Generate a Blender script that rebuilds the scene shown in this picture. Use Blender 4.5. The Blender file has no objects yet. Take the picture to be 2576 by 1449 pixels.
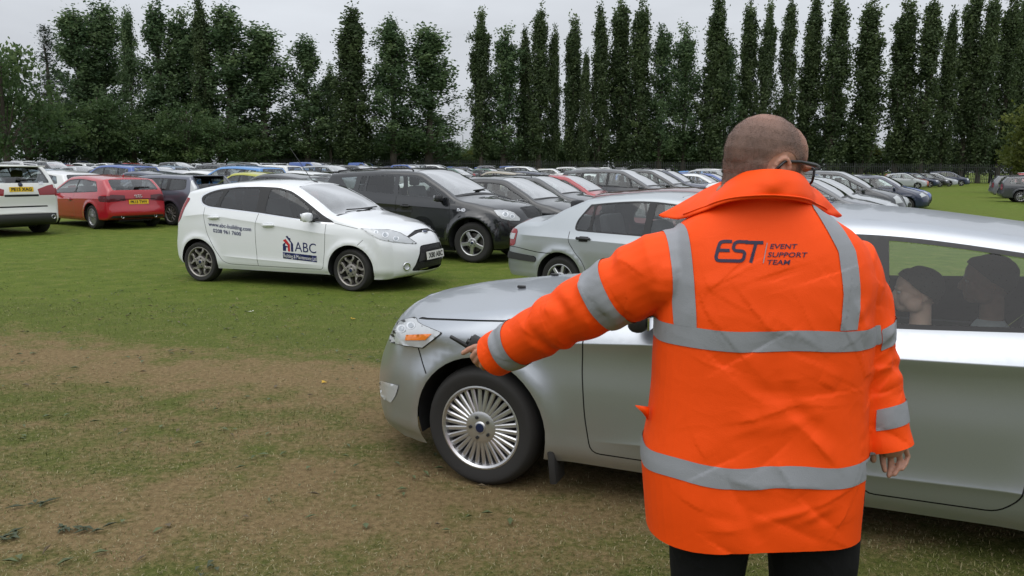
import bpy, math, random
import numpy as np
from mathutils import Vector, Matrix
from mathutils.geometry import delaunay_2d_cdt
from mathutils.bvhtree import BVHTree
D = bpy.data
SC = bpy.context.scene
COL = SC.collection
PI = math.pi
R = math.radians
rng = np.random.default_rng(7)
random.seed(7)
# ------------------------------------------------------------------ camera
cd = D.cameras.new('camera'); cam = D.objects.new('camera', cd); COL.objects.link(cam)
cd.sensor_width = 36.0; cd.lens = 36.0 * 2006.0 / 2576.0
cd.clip_start = 0.05; cd.clip_end = 3000.0
cam.matrix_world = Matrix.Translation((0, 0, 1.65)) @ Matrix.Rotation(R(90 - 8.52), 4, 'X') @ Matrix.Rotation(R(0.45), 4, 'Z')
SC.camera = cam
# ------------------------------------------------------------------ overcast sky
SUN_EL, SUN_AZ = R(62), R(200)
W = D.worlds.new('World'); SC.world = W; W.use_nodes = True
nt = W.node_tree; nt.nodes.clear()
sky = nt.nodes.new('ShaderNodeTexSky'); sky.sky_type = 'NISHITA'; sky.sun_disc = False
sky.sun_elevation = SUN_EL; sky.sun_rotation = SUN_AZ
sky.air_density = 1.0; sky.dust_density = 5.0; sky.ozone_density = 1.0
hs = nt.nodes.new('ShaderNodeHueSaturation'); hs.inputs['Saturation'].default_value = 0.16
tc = nt.nodes.new('ShaderNodeTexCoord'); mp = nt.nodes.new('ShaderNodeMapping')
mp.inputs['Scale'].default_value = (1.2, 1.2, 4.0)
ns = nt.nodes.new('ShaderNodeTexNoise'); ns.inputs['Scale'].default_value = 1.6; ns.inputs['Detail'].default_value = 5
ns.inputs['Roughness'].default_value = 0.55
cr_ = nt.nodes.new('ShaderNodeMapRange'); cr_.inputs[1].default_value = 0.3; cr_.inputs[2].default_value = 0.75
cr_.inputs[3].default_value = 0.84; cr_.inputs[4].default_value = 1.12
# an even cloud sheet over the clear-sky radiance: flatten the bright horizon band
mix = nt.nodes.new('ShaderNodeMix'); mix.data_type = 'RGBA'; mix.inputs[0].default_value = 0.80
mix.inputs[7].default_value = (5.0, 5.28, 5.70, 1)
mul = nt.nodes.new('ShaderNodeMix'); mul.data_type = 'RGBA'; mul.blend_type = 'MULTIPLY'; mul.inputs[0].default_value = 1.0
bg = nt.nodes.new('ShaderNodeBackground'); bg.inputs['Strength'].default_value = 0.10
ow = nt.nodes.new('ShaderNodeOutputWorld')
L = nt.links.new
L(sky.outputs[0], hs.inputs['Color']); L(hs.outputs[0], mix.inputs[6])
L(tc.outputs['Generated'], mp.inputs['Vector']); L(mp.outputs[0], ns.inputs['Vector']); L(ns.outputs['Fac'], cr_.inputs[0])
L(mix.outputs[2], mul.inputs[6]); L(cr_.outputs[0], mul.inputs[7])
# an overcast dome is brighter overhead than near the horizon
sz = nt.nodes.new('ShaderNodeSeparateXYZ'); L(tc.outputs['Generated'], sz.inputs[0])
gr_ = nt.nodes.new('ShaderNodeMapRange'); gr_.inputs[1].default_value = 0.05; gr_.inputs[2].default_value = 1.0; gr_.inputs[3].default_value = 1.0; gr_.inputs[4].default_value = 1.8
L(sz.outputs[2], gr_.inputs[0])
mu2 = nt.nodes.new('ShaderNodeMix'); mu2.data_type = 'RGBA'; mu2.blend_type = 'MULTIPLY'; mu2.inputs[0].default_value = 1.0
L(mul.outputs[2], mu2.inputs[6]); L(gr_.outputs[0], mu2.inputs[7]); L(mu2.outputs[2], bg.inputs['Color']); L(bg.outputs[0], ow.inputs['Surface'])
sd = D.lights.new('sun', 'SUN'); sun = D.objects.new('sun', sd); COL.objects.link(sun)
sd.energy = 0.7; sd.angle = R(75); sd.color = (1.0, 0.97, 0.92)
_d = Vector((math.sin(SUN_AZ) * math.cos(SUN_EL), math.cos(SUN_AZ) * math.cos(SUN_EL), math.sin(SUN_EL)))
sun.rotation_euler = _d.to_track_quat('Z', 'Y').to_euler()
sun.location = (0, -20, 40)
SC.view_settings.view_transform = 'Standard'; SC.view_settings.look = 'None'
SC.view_settings.exposure = 0.42; SC.view_settings.gamma = 1.0
SC.cycles.max_bounces = 8; SC.cycles.transparent_max_bounces = 24
SC.cycles.caustics_reflective = False; SC.cycles.caustics_refractive = False
SC.cycles.sample_clamp_indirect = 4.0
# ------------------------------------------------------------------ materials
MATS = {}
def mat(name, col, rough=0.6, metal=0.0, spec=0.5, coat=0.0, bump=None, var=None, objcol=False, back=None, sheen=0.0):
    """Principled material. bump=(scale, strength, dist), var=(scale, amount) colour noise."""
    if name in MATS: return MATS[name]
    m = D.materials.new(name); m.use_nodes = True; t = m.node_tree; p = t.nodes['Principled BSDF']
    c = tuple(col) + (1,) if len(col) == 3 else tuple(col)
    p.inputs['Base Color'].default_value = c; p.inputs['Roughness'].default_value = rough
    p.inputs['Metallic'].default_value = metal; p.inputs['Specular IOR Level'].default_value = spec
    p.inputs['Coat Weight'].default_value = coat; p.inputs['Coat Roughness'].default_value = 0.03
    if sheen: p.inputs['Sheen Weight'].default_value = sheen
    src = None
    if objcol:
        oi = t.nodes.new('ShaderNodeObjectInfo'); src = oi.outputs['Color']
    co = t.nodes.new('ShaderNodeTexCoord').outputs['Object'] if (bump or var) else None
    if var:
        n = t.nodes.new('ShaderNodeTexNoise'); n.inputs['Scale'].default_value = var[0]; n.inputs['Detail'].default_value = 4
        t.links.new(co, n.inputs['Vector'])
        mr = t.nodes.new('ShaderNodeMapRange'); mr.inputs[1].default_value = .25; mr.inputs[2].default_value = .75
        mr.inputs[3].default_value = 1 - var[1]; mr.inputs[4].default_value = 1 + var[1]
        t.links.new(n.outputs['Fac'], mr.inputs[0])
        mx = t.nodes.new('ShaderNodeMix'); mx.data_type = 'RGBA'; mx.blend_type = 'MULTIPLY'; mx.inputs[0].default_value = 1
        mx.inputs[6].default_value = c
        if src: t.links.new(src, mx.inputs[6])
        t.links.new(mr.outputs[0], mx.inputs[7]); src = mx.outputs[2]
    if src: t.links.new(src, p.inputs['Base Color'])
    if bump:
        n = t.nodes.new('ShaderNodeTexNoise'); n.inputs['Scale'].default_value = bump[0]; n.inputs['Detail'].default_value = 5
        t.links.new(co, n.inputs['Vector'])
        b = t.nodes.new('ShaderNodeBump'); b.inputs['Strength'].default_value = bump[1]; b.inputs['Distance'].default_value = bump[2]
        t.links.new(n.outputs['Fac'], b.inputs['Height']); t.links.new(b.outputs[0], p.inputs['Normal'])
    if back:                                    # inner trim on the inside of a shell
        g = t.nodes.new('ShaderNodeNewGeometry'); d = t.nodes.new('ShaderNodeBsdfDiffuse')
        d.inputs['Color'].default_value = tuple(back) + (1,)
        ms = t.nodes.new('ShaderNodeMixShader'); o = t.nodes['Material Output']
        t.links.new(g.outputs['Backfacing'], ms.inputs[0]); t.links.new(p.outputs[0], ms.inputs[1]); t.links.new(d.outputs[0], ms.inputs[2])
        t.links.new(ms.outputs[0], o.inputs['Surface'])
    MATS[name] = m
    return m
def glass(name, tint=(.62, .70, .70), boost=1.0, rough=0.0):
    if name in MATS: return MATS[name]
    m = D.materials.new(name); m.use_nodes = True; t = m.node_tree; t.nodes.remove(t.nodes['Principled BSDF'])
    tr = t.nodes.new('ShaderNodeBsdfTransparent'); tr.inputs[0].default_value = tuple(tint) + (1,)
    gl = t.nodes.new('ShaderNodeBsdfGlossy'); gl.inputs['Roughness'].default_value = rough
    fr = t.nodes.new('ShaderNodeFresnel'); fr.inputs[0].default_value = 1.55
    mu = t.nodes.new('ShaderNodeMath'); mu.operation = 'MULTIPLY'; mu.inputs[1].default_value = 1.5 * boost; mu.use_clamp = True
    ms = t.nodes.new('ShaderNodeMixShader')
    ge = t.nodes.new('ShaderNodeNewGeometry'); mr = t.nodes.new('ShaderNodeMapRange'); mr.inputs[3].default_value = 1.55; mr.inputs[4].default_value = 1 / 1.55
    t.links.new(ge.outputs['Backfacing'], mr.inputs[0]); t.links.new(mr.outputs[0], fr.inputs[0])   # thin pane: same from both sides
    t.links.new(fr.outputs[0], mu.inputs[0]); t.links.new(mu.outputs[0], ms.inputs[0])
    t.links.new(tr.outputs[0], ms.inputs[1]); t.links.new(gl.outputs[0], ms.inputs[2])
    t.links.new(ms.outputs[0], t.nodes['Material Output'].inputs['Surface'])
    MATS[name] = m
    return m
def gz(x, y):
    """the field climbs very gently towards its far left"""
    w = np.clip((.45 - np.asarray(x) / np.maximum(np.asarray(y, float), 1.0)) / .75, .12, 1.0); t = np.clip((np.asarray(y, float) - 24) / 85, 0, 1)
    return w * t * t * (3 - 2 * t) * .55
# ------------------------------------------------------------------ object helpers
def tag(o, label=None, cat=None, group=None, kind=None):
    if label: o['label'] = label
    if cat: o['category'] = cat
    if group: o['group'] = group
    if kind: o['kind'] = kind
    return o
def empty(name, loc=(0, 0, 0), rz=0.0, parent=None):
    o = D.objects.new(name, None); COL.objects.link(o); o.location = loc; o.rotation_euler = (0, 0, rz); o.parent = parent
    o.empty_display_size = 0.2
    return o
def obj(name, me, parent=None, mats=None):
    if mats:
        if not me.materials:
            for m in (mats if isinstance(mats, (list, tuple)) else [mats]): me.materials.append(m)
    o = D.objects.new(name, me); COL.objects.link(o); o.parent = parent
    return o
def copy_tree(o, parent=None, color=None):
    c = o.copy(); COL.objects.link(c)
    if parent is not None: c.parent = parent
    if color: c.color = color
    for ch in list(o.children): copy_tree(ch, c, color)
    return c
def mesh_np(name, V, F, N=None, mi=None, smooth=True):
    """mesh from vertex array V (n,3), triangle/quad array or list of faces F"""
    me = D.meshes.new(name)
    V = np.asarray(V, np.float32)
    if isinstance(F, np.ndarray):
        k = F.shape[1]; n = len(F)
        me.vertices.add(len(V)); me.vertices.foreach_set('co', V.ravel())
        me.loops.add(n * k); me.loops.foreach_set('vertex_index', F.astype(np.int32).ravel())
        me.polygons.add(n); me.polygons.foreach_set('loop_start', np.arange(0, n * k, k, dtype=np.int32))
        if mi is not None: me.polygons.foreach_set('material_index', np.asarray(mi, np.int32))
        me.polygons.foreach_set('use_smooth', np.full(n, bool(smooth)))
        me.update(calc_edges=True); me.validate()
    else:
        me.from_pydata(V.tolist(), [], [list(f) for f in F]); 
        if mi is not None: me.polygons.foreach_set('material_index', np.asarray(mi, np.int32))
        me.polygons.foreach_set('use_smooth', np.full(len(F), bool(smooth)))
        me.update()
    if N is not None and len(me.vertices) == len(N):
        me.normals_split_custom_set_from_vertices(np.asarray(N, np.float32).tolist())
    return me
class MB:
    """collects shapes into one mesh; every face carries a material slot"""
    def __init__(s): s.v = []; s.f = []; s.m = []
    def add(s, V, F, mi=0):
        b = len(s.v); s.v += [tuple(map(float, p)) for p in V]; s.f += [tuple(int(i) + b for i in f) for f in F]; s.m += [mi] * len(F)
        return s
    def box(s, c, d, mi=0, rot=None, bev=0.0):
        x, y, z = (q / 2 for q in d)
        if bev <= 0:
            V = [(i, j, k) for i in (-x, x) for j in (-y, y) for k in (-z, z)]
            F = [(0, 1, 3, 2), (4, 6, 7, 5), (0, 4, 5, 1), (2, 3, 7, 6), (0, 2, 6, 4), (1, 5, 7, 3)]
        else:                                    # rounded box: cube-sphere offset
            n = 4; V = []; F = []; idx = {}
            g = [-1 + 2 * i / n for i in range(n + 1)]
            def vid(p):
                k = tuple(round(q, 4) for q in p)
                if k not in idx:
                    idx[k] = len(V); l = np.array(p); l = np.sign(l) * np.abs(l)
                    core = np.array([max(x - bev, 0), max(y - bev, 0), max(z - bev, 0)]) * np.sign(l) * (np.abs(l) > .01)
                    q = np.array(p); nn = q / max(np.linalg.norm(q), 1e-6)
                    V.append(core + nn * bev)
                return idx[k]
            for ax in range(3):
                for sg in (-1, 1):
                    for i in range(n):
                        for j in range(n):
                            qs = []
                            for (a, b) in ((i, j), (i + 1, j), (i + 1, j + 1), (i, j + 1)):
                                p = [0, 0, 0]; p[ax] = sg; p[(ax + 1) % 3] = g[a]; p[(ax + 2) % 3] = g[b]; qs.append(vid(p))
                            F.append(tuple(qs if sg > 0 else qs[::-1]))
        M = rot if rot is not None else Matrix.Identity(3)
        return s.add([Vector(c) + M @ Vector(p) for p in V], F, mi)
    def tube(s, pts, r, n=8, mi=0, cap=True):
        pts = [Vector(p) for p in pts]; rs = r if isinstance(r, (list, tuple)) else [r] * len(pts)
        V = []; F = []; up = None
        for i, p in enumerate(pts):
            t = (pts[min(i + 1, len(pts) - 1)] - pts[max(i - 1, 0)]).normalized()
            if up is None: up = Vector((0, 0, 1)) if abs(t.z) < .9 else Vector((1, 0, 0))
            a = t.cross(up)
            if a.length < 1e-4: a = t.cross(Vector((1, 0, 0)))
            a.normalize(); b = a.cross(t).normalized(); up = b
            for k in range(n):
                an = 2 * PI * k / n; V.append(p + rs[i] * (math.cos(an) * a + math.sin(an) * b))
        for i in range(len(pts) - 1):
            for k in range(n):
                k2 = (k + 1) % n; F.append((i * n + k, (i + 1) * n + k, (i + 1) * n + k2, i * n + k2))
        if cap: F.append(tuple(range(n))); F.append(tuple((len(pts) - 1) * n + k for k in reversed(range(n))))
        return s.add(V, F, mi)
    def ell(s, c, r, n=12, mi=0, rot=None):
        V = []; F = []; M = rot if rot is not None else Matrix.Identity(3); m = n // 2
        for i in range(m + 1):
            th = PI * i / m
            for k in range(n):
                ph = 2 * PI * k / n
                V.append(Vector(c) + M @ Vector((r[0] * math.sin(th) * math.cos(ph), r[1] * math.sin(th) * math.sin(ph), r[2] * math.cos(th))))
        for i in range(m):
            for k in range(n):
                k2 = (k + 1) % n; F.append((i * n + k, (i + 1) * n + k, (i + 1) * n + k2, i * n + k2))
        return s.add(V, F, mi)
    def lathe(s, prof, n=24, axis='Y', c=(0, 0, 0), mi=0, mis=None):
        """profile [(radius, along)] turned about an axis through c"""
        V = []; F = []; M = []
        for (r, h) in prof:
            for k in range(n):
                a = 2 * PI * k / n; u, w = r * math.cos(a), r * math.sin(a)
                V.append(((u, h, w) if axis == 'Y' else (u, w, h)))
        for i in range(len(prof) - 1):
            for k in range(n):
                k2 = (k + 1) % n; q = (i * n + k, i * n + k2, (i + 1) * n + k2, (i + 1) * n + k)
                F.append(q); M.append(mis[i] if mis else mi)
        b = len(s.v); s.v += [tuple(np.array(p) + np.array(c)) for p in V]; s.f += [tuple(i + b for i in f) for f in F]; s.m += M
        return s
    def mesh(s, name, smooth=True, auto=None):
        me = mesh_np(name, s.v, s.f, mi=s.m, smooth=smooth)
        if auto is not None: sharp(me, auto)
        return me
    def build(s, name, mats, parent=None, smooth=True, auto=None):
        return obj(name, s.mesh(name, smooth, auto), parent, mats)
def sharp(me, deg):
    """mark edges sharper than deg"""
    import bmesh
    bm = bmesh.new(); bm.from_mesh(me); bmesh.ops.remove_doubles(bm, verts=bm.verts, dist=1e-5)
    bmesh.ops.recalc_face_normals(bm, faces=bm.faces)
    for e in bm.edges:
        e.smooth = not (len(e.link_faces) != 2 or e.calc_face_angle(0) > R(deg))
    bm.to_mesh(me); bm.free(); me.update()
def organic(shapes, voxel, smooth_it=6, name='organic', factor=0.6):
    """union of overlapping closed shapes as one continuous skin (voxel remesh + smoothing), returns a mesh"""
    me = shapes.mesh(name); o = D.objects.new('tmp', me); COL.objects.link(o)
    m = o.modifiers.new('r', 'REMESH'); m.mode = 'VOXEL'; m.voxel_size = voxel; m.use_smooth_shade = True
    if smooth_it:
        k = o.modifiers.new('s', 'SMOOTH'); k.iterations = smooth_it; k.factor = factor
    bpy.context.view_layer.update()
    dg = bpy.context.evaluated_depsgraph_get()
    r = D.meshes.new_from_object(o.evaluated_get(dg)); r.name = name
    D.objects.remove(o); D.meshes.remove(me)
    r.polygons.foreach_set('use_smooth', np.full(len(r.polygons), True)); r.materials.clear(); r.update()
    return r
def get_vf(me):
    V = np.empty(len(me.vertices) * 3, np.float32); me.vertices.foreach_get('co', V); V = V.reshape(-1, 3)
    me.calc_loop_triangles()
    T = np.empty(len(me.loop_triangles) * 3, np.int32); me.loop_triangles.foreach_get('vertices', T); T = T.reshape(-1, 3)
    N = np.empty(len(me.vertices) * 3, np.float32); me.vertices.foreach_get('normal', N); N = N.reshape(-1, 3)
    return V, T, N
def clip_iso(V, T, f, N=None):
    """keep the part of a triangle mesh where the vertex field f > 0, cut along f = 0"""
    V = np.asarray(V, float); out = []; vid = {}; Vo = []; No = []
    def vert(i):
        if i not in vid:
            vid[i] = len(Vo); Vo.append(V[i]); No.append(N[i] if N is not None else None)
        return vid[i]
    def cut(i, j):
        k = (min(i, j), max(i, j))
        if k not in vid:
            t = f[k[0]] / (f[k[0]] - f[k[1]]); vid[k] = len(Vo); Vo.append(V[k[0]] * (1 - t) + V[k[1]] * t)
            No.append(N[k[0]] * (1 - t) + N[k[1]] * t if N is not None else None)
        return vid[k]
    pos = f > 0; keep = pos[T].any(1)
    for a, b, c in T[keep]:
        p = [(a, pos[a]), (b, pos[b]), (c, pos[c])]; poly = []
        for q in range(3):
            i, ip = p[q]; j, jp = p[(q + 1) % 3]
            if ip: poly.append(vert(i))
            if ip != jp: poly.append(cut(i, j))
        for q in range(1, len(poly) - 1): out.append((poly[0], poly[q], poly[q + 1]))
    return np.array(Vo).reshape(-1, 3), np.array(out, np.int32).reshape(-1, 3), (np.array(No) if N is not None else None)
def text_mesh(s, size=1.0, bold=0.0, shear=0.0, spacing=1.0, res=3, align='LEFT', width=None):
    """flat lettering as vertices/triangles in the XY plane"""
    c = D.curves.new('t', 'FONT'); c.body = s; c.size = size; c.offset = bold; c.shear = shear; c.space_character = spacing
    c.resolution_u = res; c.align_x = align; c.fill_mode = 'FRONT' if False else 'BOTH'
    o = D.objects.new('t', c); COL.objects.link(o); bpy.context.view_layer.update()
    me = D.meshes.new_from_object(o.evaluated_get(bpy.context.evaluated_depsgraph_get()))
    V, T, _ = get_vf(me); V = V.astype(float)
    D.objects.remove(o); D.curves.remove(c); D.meshes.remove(me)
    if width: V[:, 0] *= width / max(V[:, 0].max() - V[:, 0].min(), 1e-6)
    return V, T
# ------------------------------------------------------------------ the field
def node_math(t, op, a, b=None, clamp=False):
    n = t.nodes.new('ShaderNodeMath'); n.operation = op; n.use_clamp = clamp
    for i, v in enumerate((a, b)):
        if v is None: continue
        if isinstance(v, (int, float)): n.inputs[i].default_value = v
        else: t.links.new(v, n.inputs[i])
    return n.outputs[0]
def noise(t, vec, scale, detail=4, rough=.55, dist=0.0):
    n = t.nodes.new('ShaderNodeTexNoise'); n.inputs['Scale'].default_value = scale; n.inputs['Detail'].default_value = detail
    n.inputs['Roughness'].default_value = rough; n.inputs['Distortion'].default_value = dist; t.links.new(vec, n.inputs['Vector']); return n.outputs['Fac']
def ramp(t, fac, stops):
    r = t.nodes.new('ShaderNodeValToRGB'); e = r.color_ramp.elements
    while len(e) < len(stops): e.new(.5)
    for k, (p, c) in enumerate(stops): e[k].position = p; e[k].color = tuple(c) + (1,)
    t.links.new(fac, r.inputs[0]); return r.outputs[0]
def mixc(t, f, a, b):
    m = t.nodes.new('ShaderNodeMix'); m.data_type = 'RGBA'
    for i, v in ((0, f), (6, a), (7, b)):
        if isinstance(v, (int, float)): m.inputs[i].default_value = v
        elif isinstance(v, tuple): m.inputs[i].default_value = v + (1,)
        else: t.links.new(v, m.inputs[i])
    return m.outputs[2]
def wear(x, y):
    """0..1 how worn the turf is at a place: two wheel-worn lanes across the field (also used to thin the blades)"""
    w = .25 * np.sin(x * 1.3 + y * .7) + .2 * np.sin(x * 2.9 - y * 2.1 + 1) + .15 * np.sin(x * 5.1 + y * 4.7)
    l1 = np.exp(-((y - 5.75 + .24 * x - .3 * w) / .78) ** 2) * (x < 12); l2 = np.exp(-((y - 3.75 - .12 * x - .30 * w) / .9) ** 2); l3 = .5 * np.exp(-((y - 4.55 + .05 * x - .3 * w) / .35) ** 2)
    return np.clip(l1 * .9 + l2 + l3 * .5 + .25 * w, 0, 1)
def field_material():
    m = D.materials.new('turf'); m.use_nodes = True; t = m.node_tree; p = t.nodes['Principled BSDF']; p.inputs['Roughness'].default_value = .95; p.inputs['Specular IOR Level'].default_value = .15
    g = t.nodes.new('ShaderNodeNewGeometry'); pos = g.outputs['Position']; sx = t.nodes.new('ShaderNodeSeparateXYZ'); t.links.new(pos, sx.inputs[0]); X, Y = sx.outputs[0], sx.outputs[1]
    n1 = noise(t, pos, .55, 5, .6); n2 = noise(t, pos, 3.2, 6, .65); n3 = noise(t, pos, 28, 6, .7); n4 = noise(t, pos, 140, 4, .7); n5 = noise(t, pos, .09, 3)
    def band(c, k, wd, amp, f):
        v = node_math(t, 'ADD', node_math(t, 'SUBTRACT', Y, c), node_math(t, 'MULTIPLY', X, k)); v = node_math(t, 'ADD', v, node_math(t, 'MULTIPLY', node_math(t, 'SUBTRACT', n1, .5), f))
        v = node_math(t, 'DIVIDE', v, wd); v = node_math(t, 'MULTIPLY', v, v); v = node_math(t, 'MULTIPLY', v, -1); return node_math(t, 'MULTIPLY', node_math(t, 'EXPONENT', v), amp)
    w = node_math(t, 'ADD', band(5.75, .24, .82, 1.10, 1.8), node_math(t, 'ADD', band(3.8, -.12, 1.0, 1.0, 2.4), band(4.9, .05, .45, .42, 2.0)))
    w = node_math(t, 'ADD', w, node_math(t, 'MULTIPLY', node_math(t, 'SUBTRACT', n2, .5), 2.6)); w = node_math(t, 'ADD', w, node_math(t, 'MULTIPLY', node_math(t, 'SUBTRACT', n3, .5), 1.5))
    wr = t.nodes.new('ShaderNodeMapRange'); wr.inputs[1].default_value = .10; wr.inputs[2].default_value = 1.15; wr.interpolation_type = 'SMOOTHSTEP'; t.links.new(w, wr.inputs[0]); w = wr.outputs[0]
    mixn = node_math(t, 'ADD', node_math(t, 'MULTIPLY', n3, .55), node_math(t, 'MULTIPLY', n4, .45))
    near = ramp(t, mixn, [(.34, (0.037, 0.045, 0.010)), (.50, (0.097, 0.116, 0.026)), (.66, (0.176, 0.187, 0.056))])
    far = ramp(t, node_math(t, 'ADD', node_math(t, 'MULTIPLY', n2, .6), node_math(t, 'MULTIPLY', n3, .4)), [(.36, (0.065, 0.108, 0.013)), (.52, (0.110, 0.156, 0.021)), (.68, (0.161, 0.189, 0.037))])
    fm = t.nodes.new('ShaderNodeMapRange'); fm.inputs[1].default_value = 6; fm.inputs[2].default_value = 11; t.links.new(Y, fm.inputs[0]); gr = mixc(t, fm.outputs[0], near, far)
    gr = mixc(t, node_math(t, 'MULTIPLY', node_math(t, 'SUBTRACT', n5, .35), 1.6, True), gr, mixc(t, .5, gr, (.125, .118, .026)))
    so = ramp(t, mixn, [(.32, (0.071, 0.047, 0.022)), (.46, (0.185, 0.129, 0.063)), (.58, (0.266, 0.195, 0.098)), (.70, (0.341, 0.266, 0.141))])
    t.links.new(mixc(t, w, gr, so), p.inputs['Base Color'])
    b = t.nodes.new('ShaderNodeBump'); b.inputs['Strength'].default_value = .8; b.inputs['Distance'].default_value = .03; t.links.new(mixn, b.inputs['Height']); t.links.new(b.outputs[0], p.inputs['Normal'])
    return m
def build_field():
    # one sheet, gently uneven, reaching the horizon
    xs = np.concatenate([[-1500, -600, -300], np.arange(-140, 141, 4.0), [300, 600, 1500]]); ys = np.concatenate([[-60, -20], np.arange(-4, 10, .5), np.arange(10, 150, 4.0), [200, 400, 900, 2500]])
    Xg, Yg = np.meshgrid(xs, ys); V = np.stack([Xg.ravel(), Yg.ravel(), gz(Xg.ravel(), Yg.ravel())], 1); nx = len(xs); i = np.arange(len(ys) - 1)[:, None] * nx + np.arange(nx - 1)[None]
    F = np.stack([i, i + 1, i + 1 + nx, i + nx], -1).reshape(-1, 4)
    tag(obj('ground', mesh_np('ground', V, F), None, [field_material()]), kind='structure')
    # short blades of real grass where the camera can tell them apart
    def blades(n, y0, y1, ln, wd, seed, name, flat=.35):
        r = np.random.default_rng(seed); y = y0 * (y1 / y0) ** r.random(n); x = (r.random(n) * 2 - 1) * (y * .70 + .4)
        wv = wear(x, y); keep = r.random(n) > wv * .62 + .05; x, y, wv = x[keep], y[keep], wv[keep]; n = len(x)
        cl = np.sin(x * 7.3 + np.sin(y * 5.1) * 2) * np.sin(y * 8.9 + x * 3.1); keep = r.random(n) < .70 + .3 * cl; x, y, wv = x[keep], y[keep], wv[keep]; n = len(x)
        a = r.random(n) * 2 * PI; lean = r.random(n) * (1.5 - flat) + flat; L_ = ln * (.5 + r.random(n)) * (1 - .45 * wv); w = wd * (.6 + .8 * r.random(n))
        d = np.stack([np.cos(a) * np.sin(lean), np.sin(a) * np.sin(lean), np.cos(lean)], 1); s = np.stack([-np.sin(a), np.cos(a), 0 * a], 1) * w[:, None] / 2
        b = np.stack([x, y, 0 * x + .001], 1); mid = b + d * (L_ * .55)[:, None]; tip = b + d * L_[:, None]; tip[:, 2] -= L_ * .22 * np.sin(lean); tip[:, 2] = np.maximum(tip[:, 2], .002)
        V = np.stack([b - s, b + s, mid + s * .8, mid - s * .8, tip], 1).reshape(-1, 3); k = np.arange(n) * 5
        F = np.concatenate([np.stack([k, k + 1, k + 2], 1), np.stack([k, k + 2, k + 3], 1), np.stack([k + 3, k + 2, k + 4], 1)]).astype(np.int32)
        me = mesh_np(name, V, F); at = me.attributes.new('tone', 'FLOAT', 'POINT')
        tone = np.clip(r.normal(.52, .2, n) + .42 * wv * (r.random(n) < .75), 0, 1); at.data.foreach_set('value', np.repeat(tone, 5).astype(np.float32)); return me
    gm = D.materials.new('grass_blades'); gm.use_nodes = True; t = gm.node_tree; p = t.nodes['Principled BSDF']; p.inputs['Roughness'].default_value = .7; p.inputs['Specular IOR Level'].default_value = .25
    an = t.nodes.new('ShaderNodeAttribute'); an.attribute_name = 'tone'; t.links.new(ramp(t, an.outputs['Fac'], [(0, (0.047, 0.064, 0.015)), (.35, (0.089, 0.111, 0.025)), (.62, (0.145, 0.151, 0.049)), (.85, (0.230, 0.200, 0.102)), (1, (0.323, 0.281, 0.162))]), p.inputs['Base Color'])
    tag(obj('grass', blades(230000, 2.5, 9.5, .024, .0030, 3, 'grass'), None, [gm]), 'short trodden grass blades over the near field, thin on the worn lanes', 'grass', kind='stuff')
    tag(obj('grass', blades(70000, 8.5, 24, .024, .007, 4, 'grass', .95), None, [gm]), 'mown green grass blades between the parked cars', 'grass', kind='stuff')
build_field()
# ------------------------------------------------------------------ trees
def leaf_material(name, c0, c1, c2):
    m = D.materials.new(name); m.use_nodes = True; t = m.node_tree; t.nodes.remove(t.nodes['Principled BSDF'])
    an = t.nodes.new('ShaderNodeAttribute'); an.attribute_name = 'tone'; c = ramp(t, an.outputs['Fac'], [(0, c0), (.5, c1), (1, c2)])
    d = t.nodes.new('ShaderNodeBsdfDiffuse'); tr = t.nodes.new('ShaderNodeBsdfTranslucent'); gl = t.nodes.new('ShaderNodeBsdfGlossy'); gl.inputs['Roughness'].default_value = .5; gl.inputs[0].default_value = (.5, .5, .5, 1)
    t.links.new(c, d.inputs[0]); t.links.new(c, tr.inputs[0]); a = t.nodes.new('ShaderNodeMixShader'); a.inputs[0].default_value = .46; b = t.nodes.new('ShaderNodeMixShader'); b.inputs[0].default_value = .03
    t.links.new(d.outputs[0], a.inputs[1]); t.links.new(tr.outputs[0], a.inputs[2]); t.links.new(a.outputs[0], b.inputs[1]); t.links.new(gl.outputs[0], b.inputs[2]); t.links.new(b.outputs[0], t.nodes['Material Output'].inputs[0]); return m
LEAF = {'l': leaf_material('poplar_leaves', (.044, .070, .032), (.088, .128, .056), (.150, .200, .084)), 'b': leaf_material('broad_poplar_leaves', (.052, .096, .046), (.108, .170, .078), (.180, .250, .112)),
        'y': leaf_material('pale_leaves', (.060, .080, .018), (.105, .130, .030), (.17, .19, .05)), 's': leaf_material('sycamore_leaves', (.045, .082, .032), (.086, .142, .054), (.150, .212, .080)), 'c': leaf_material('larch_needles', (.034, .054, .040), (.060, .086, .060), (.095, .125, .085))}
BARK = mat('bark', (.075, .062, .048), .9, bump=(6, .6, .05), var=(3, .35))
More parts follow.
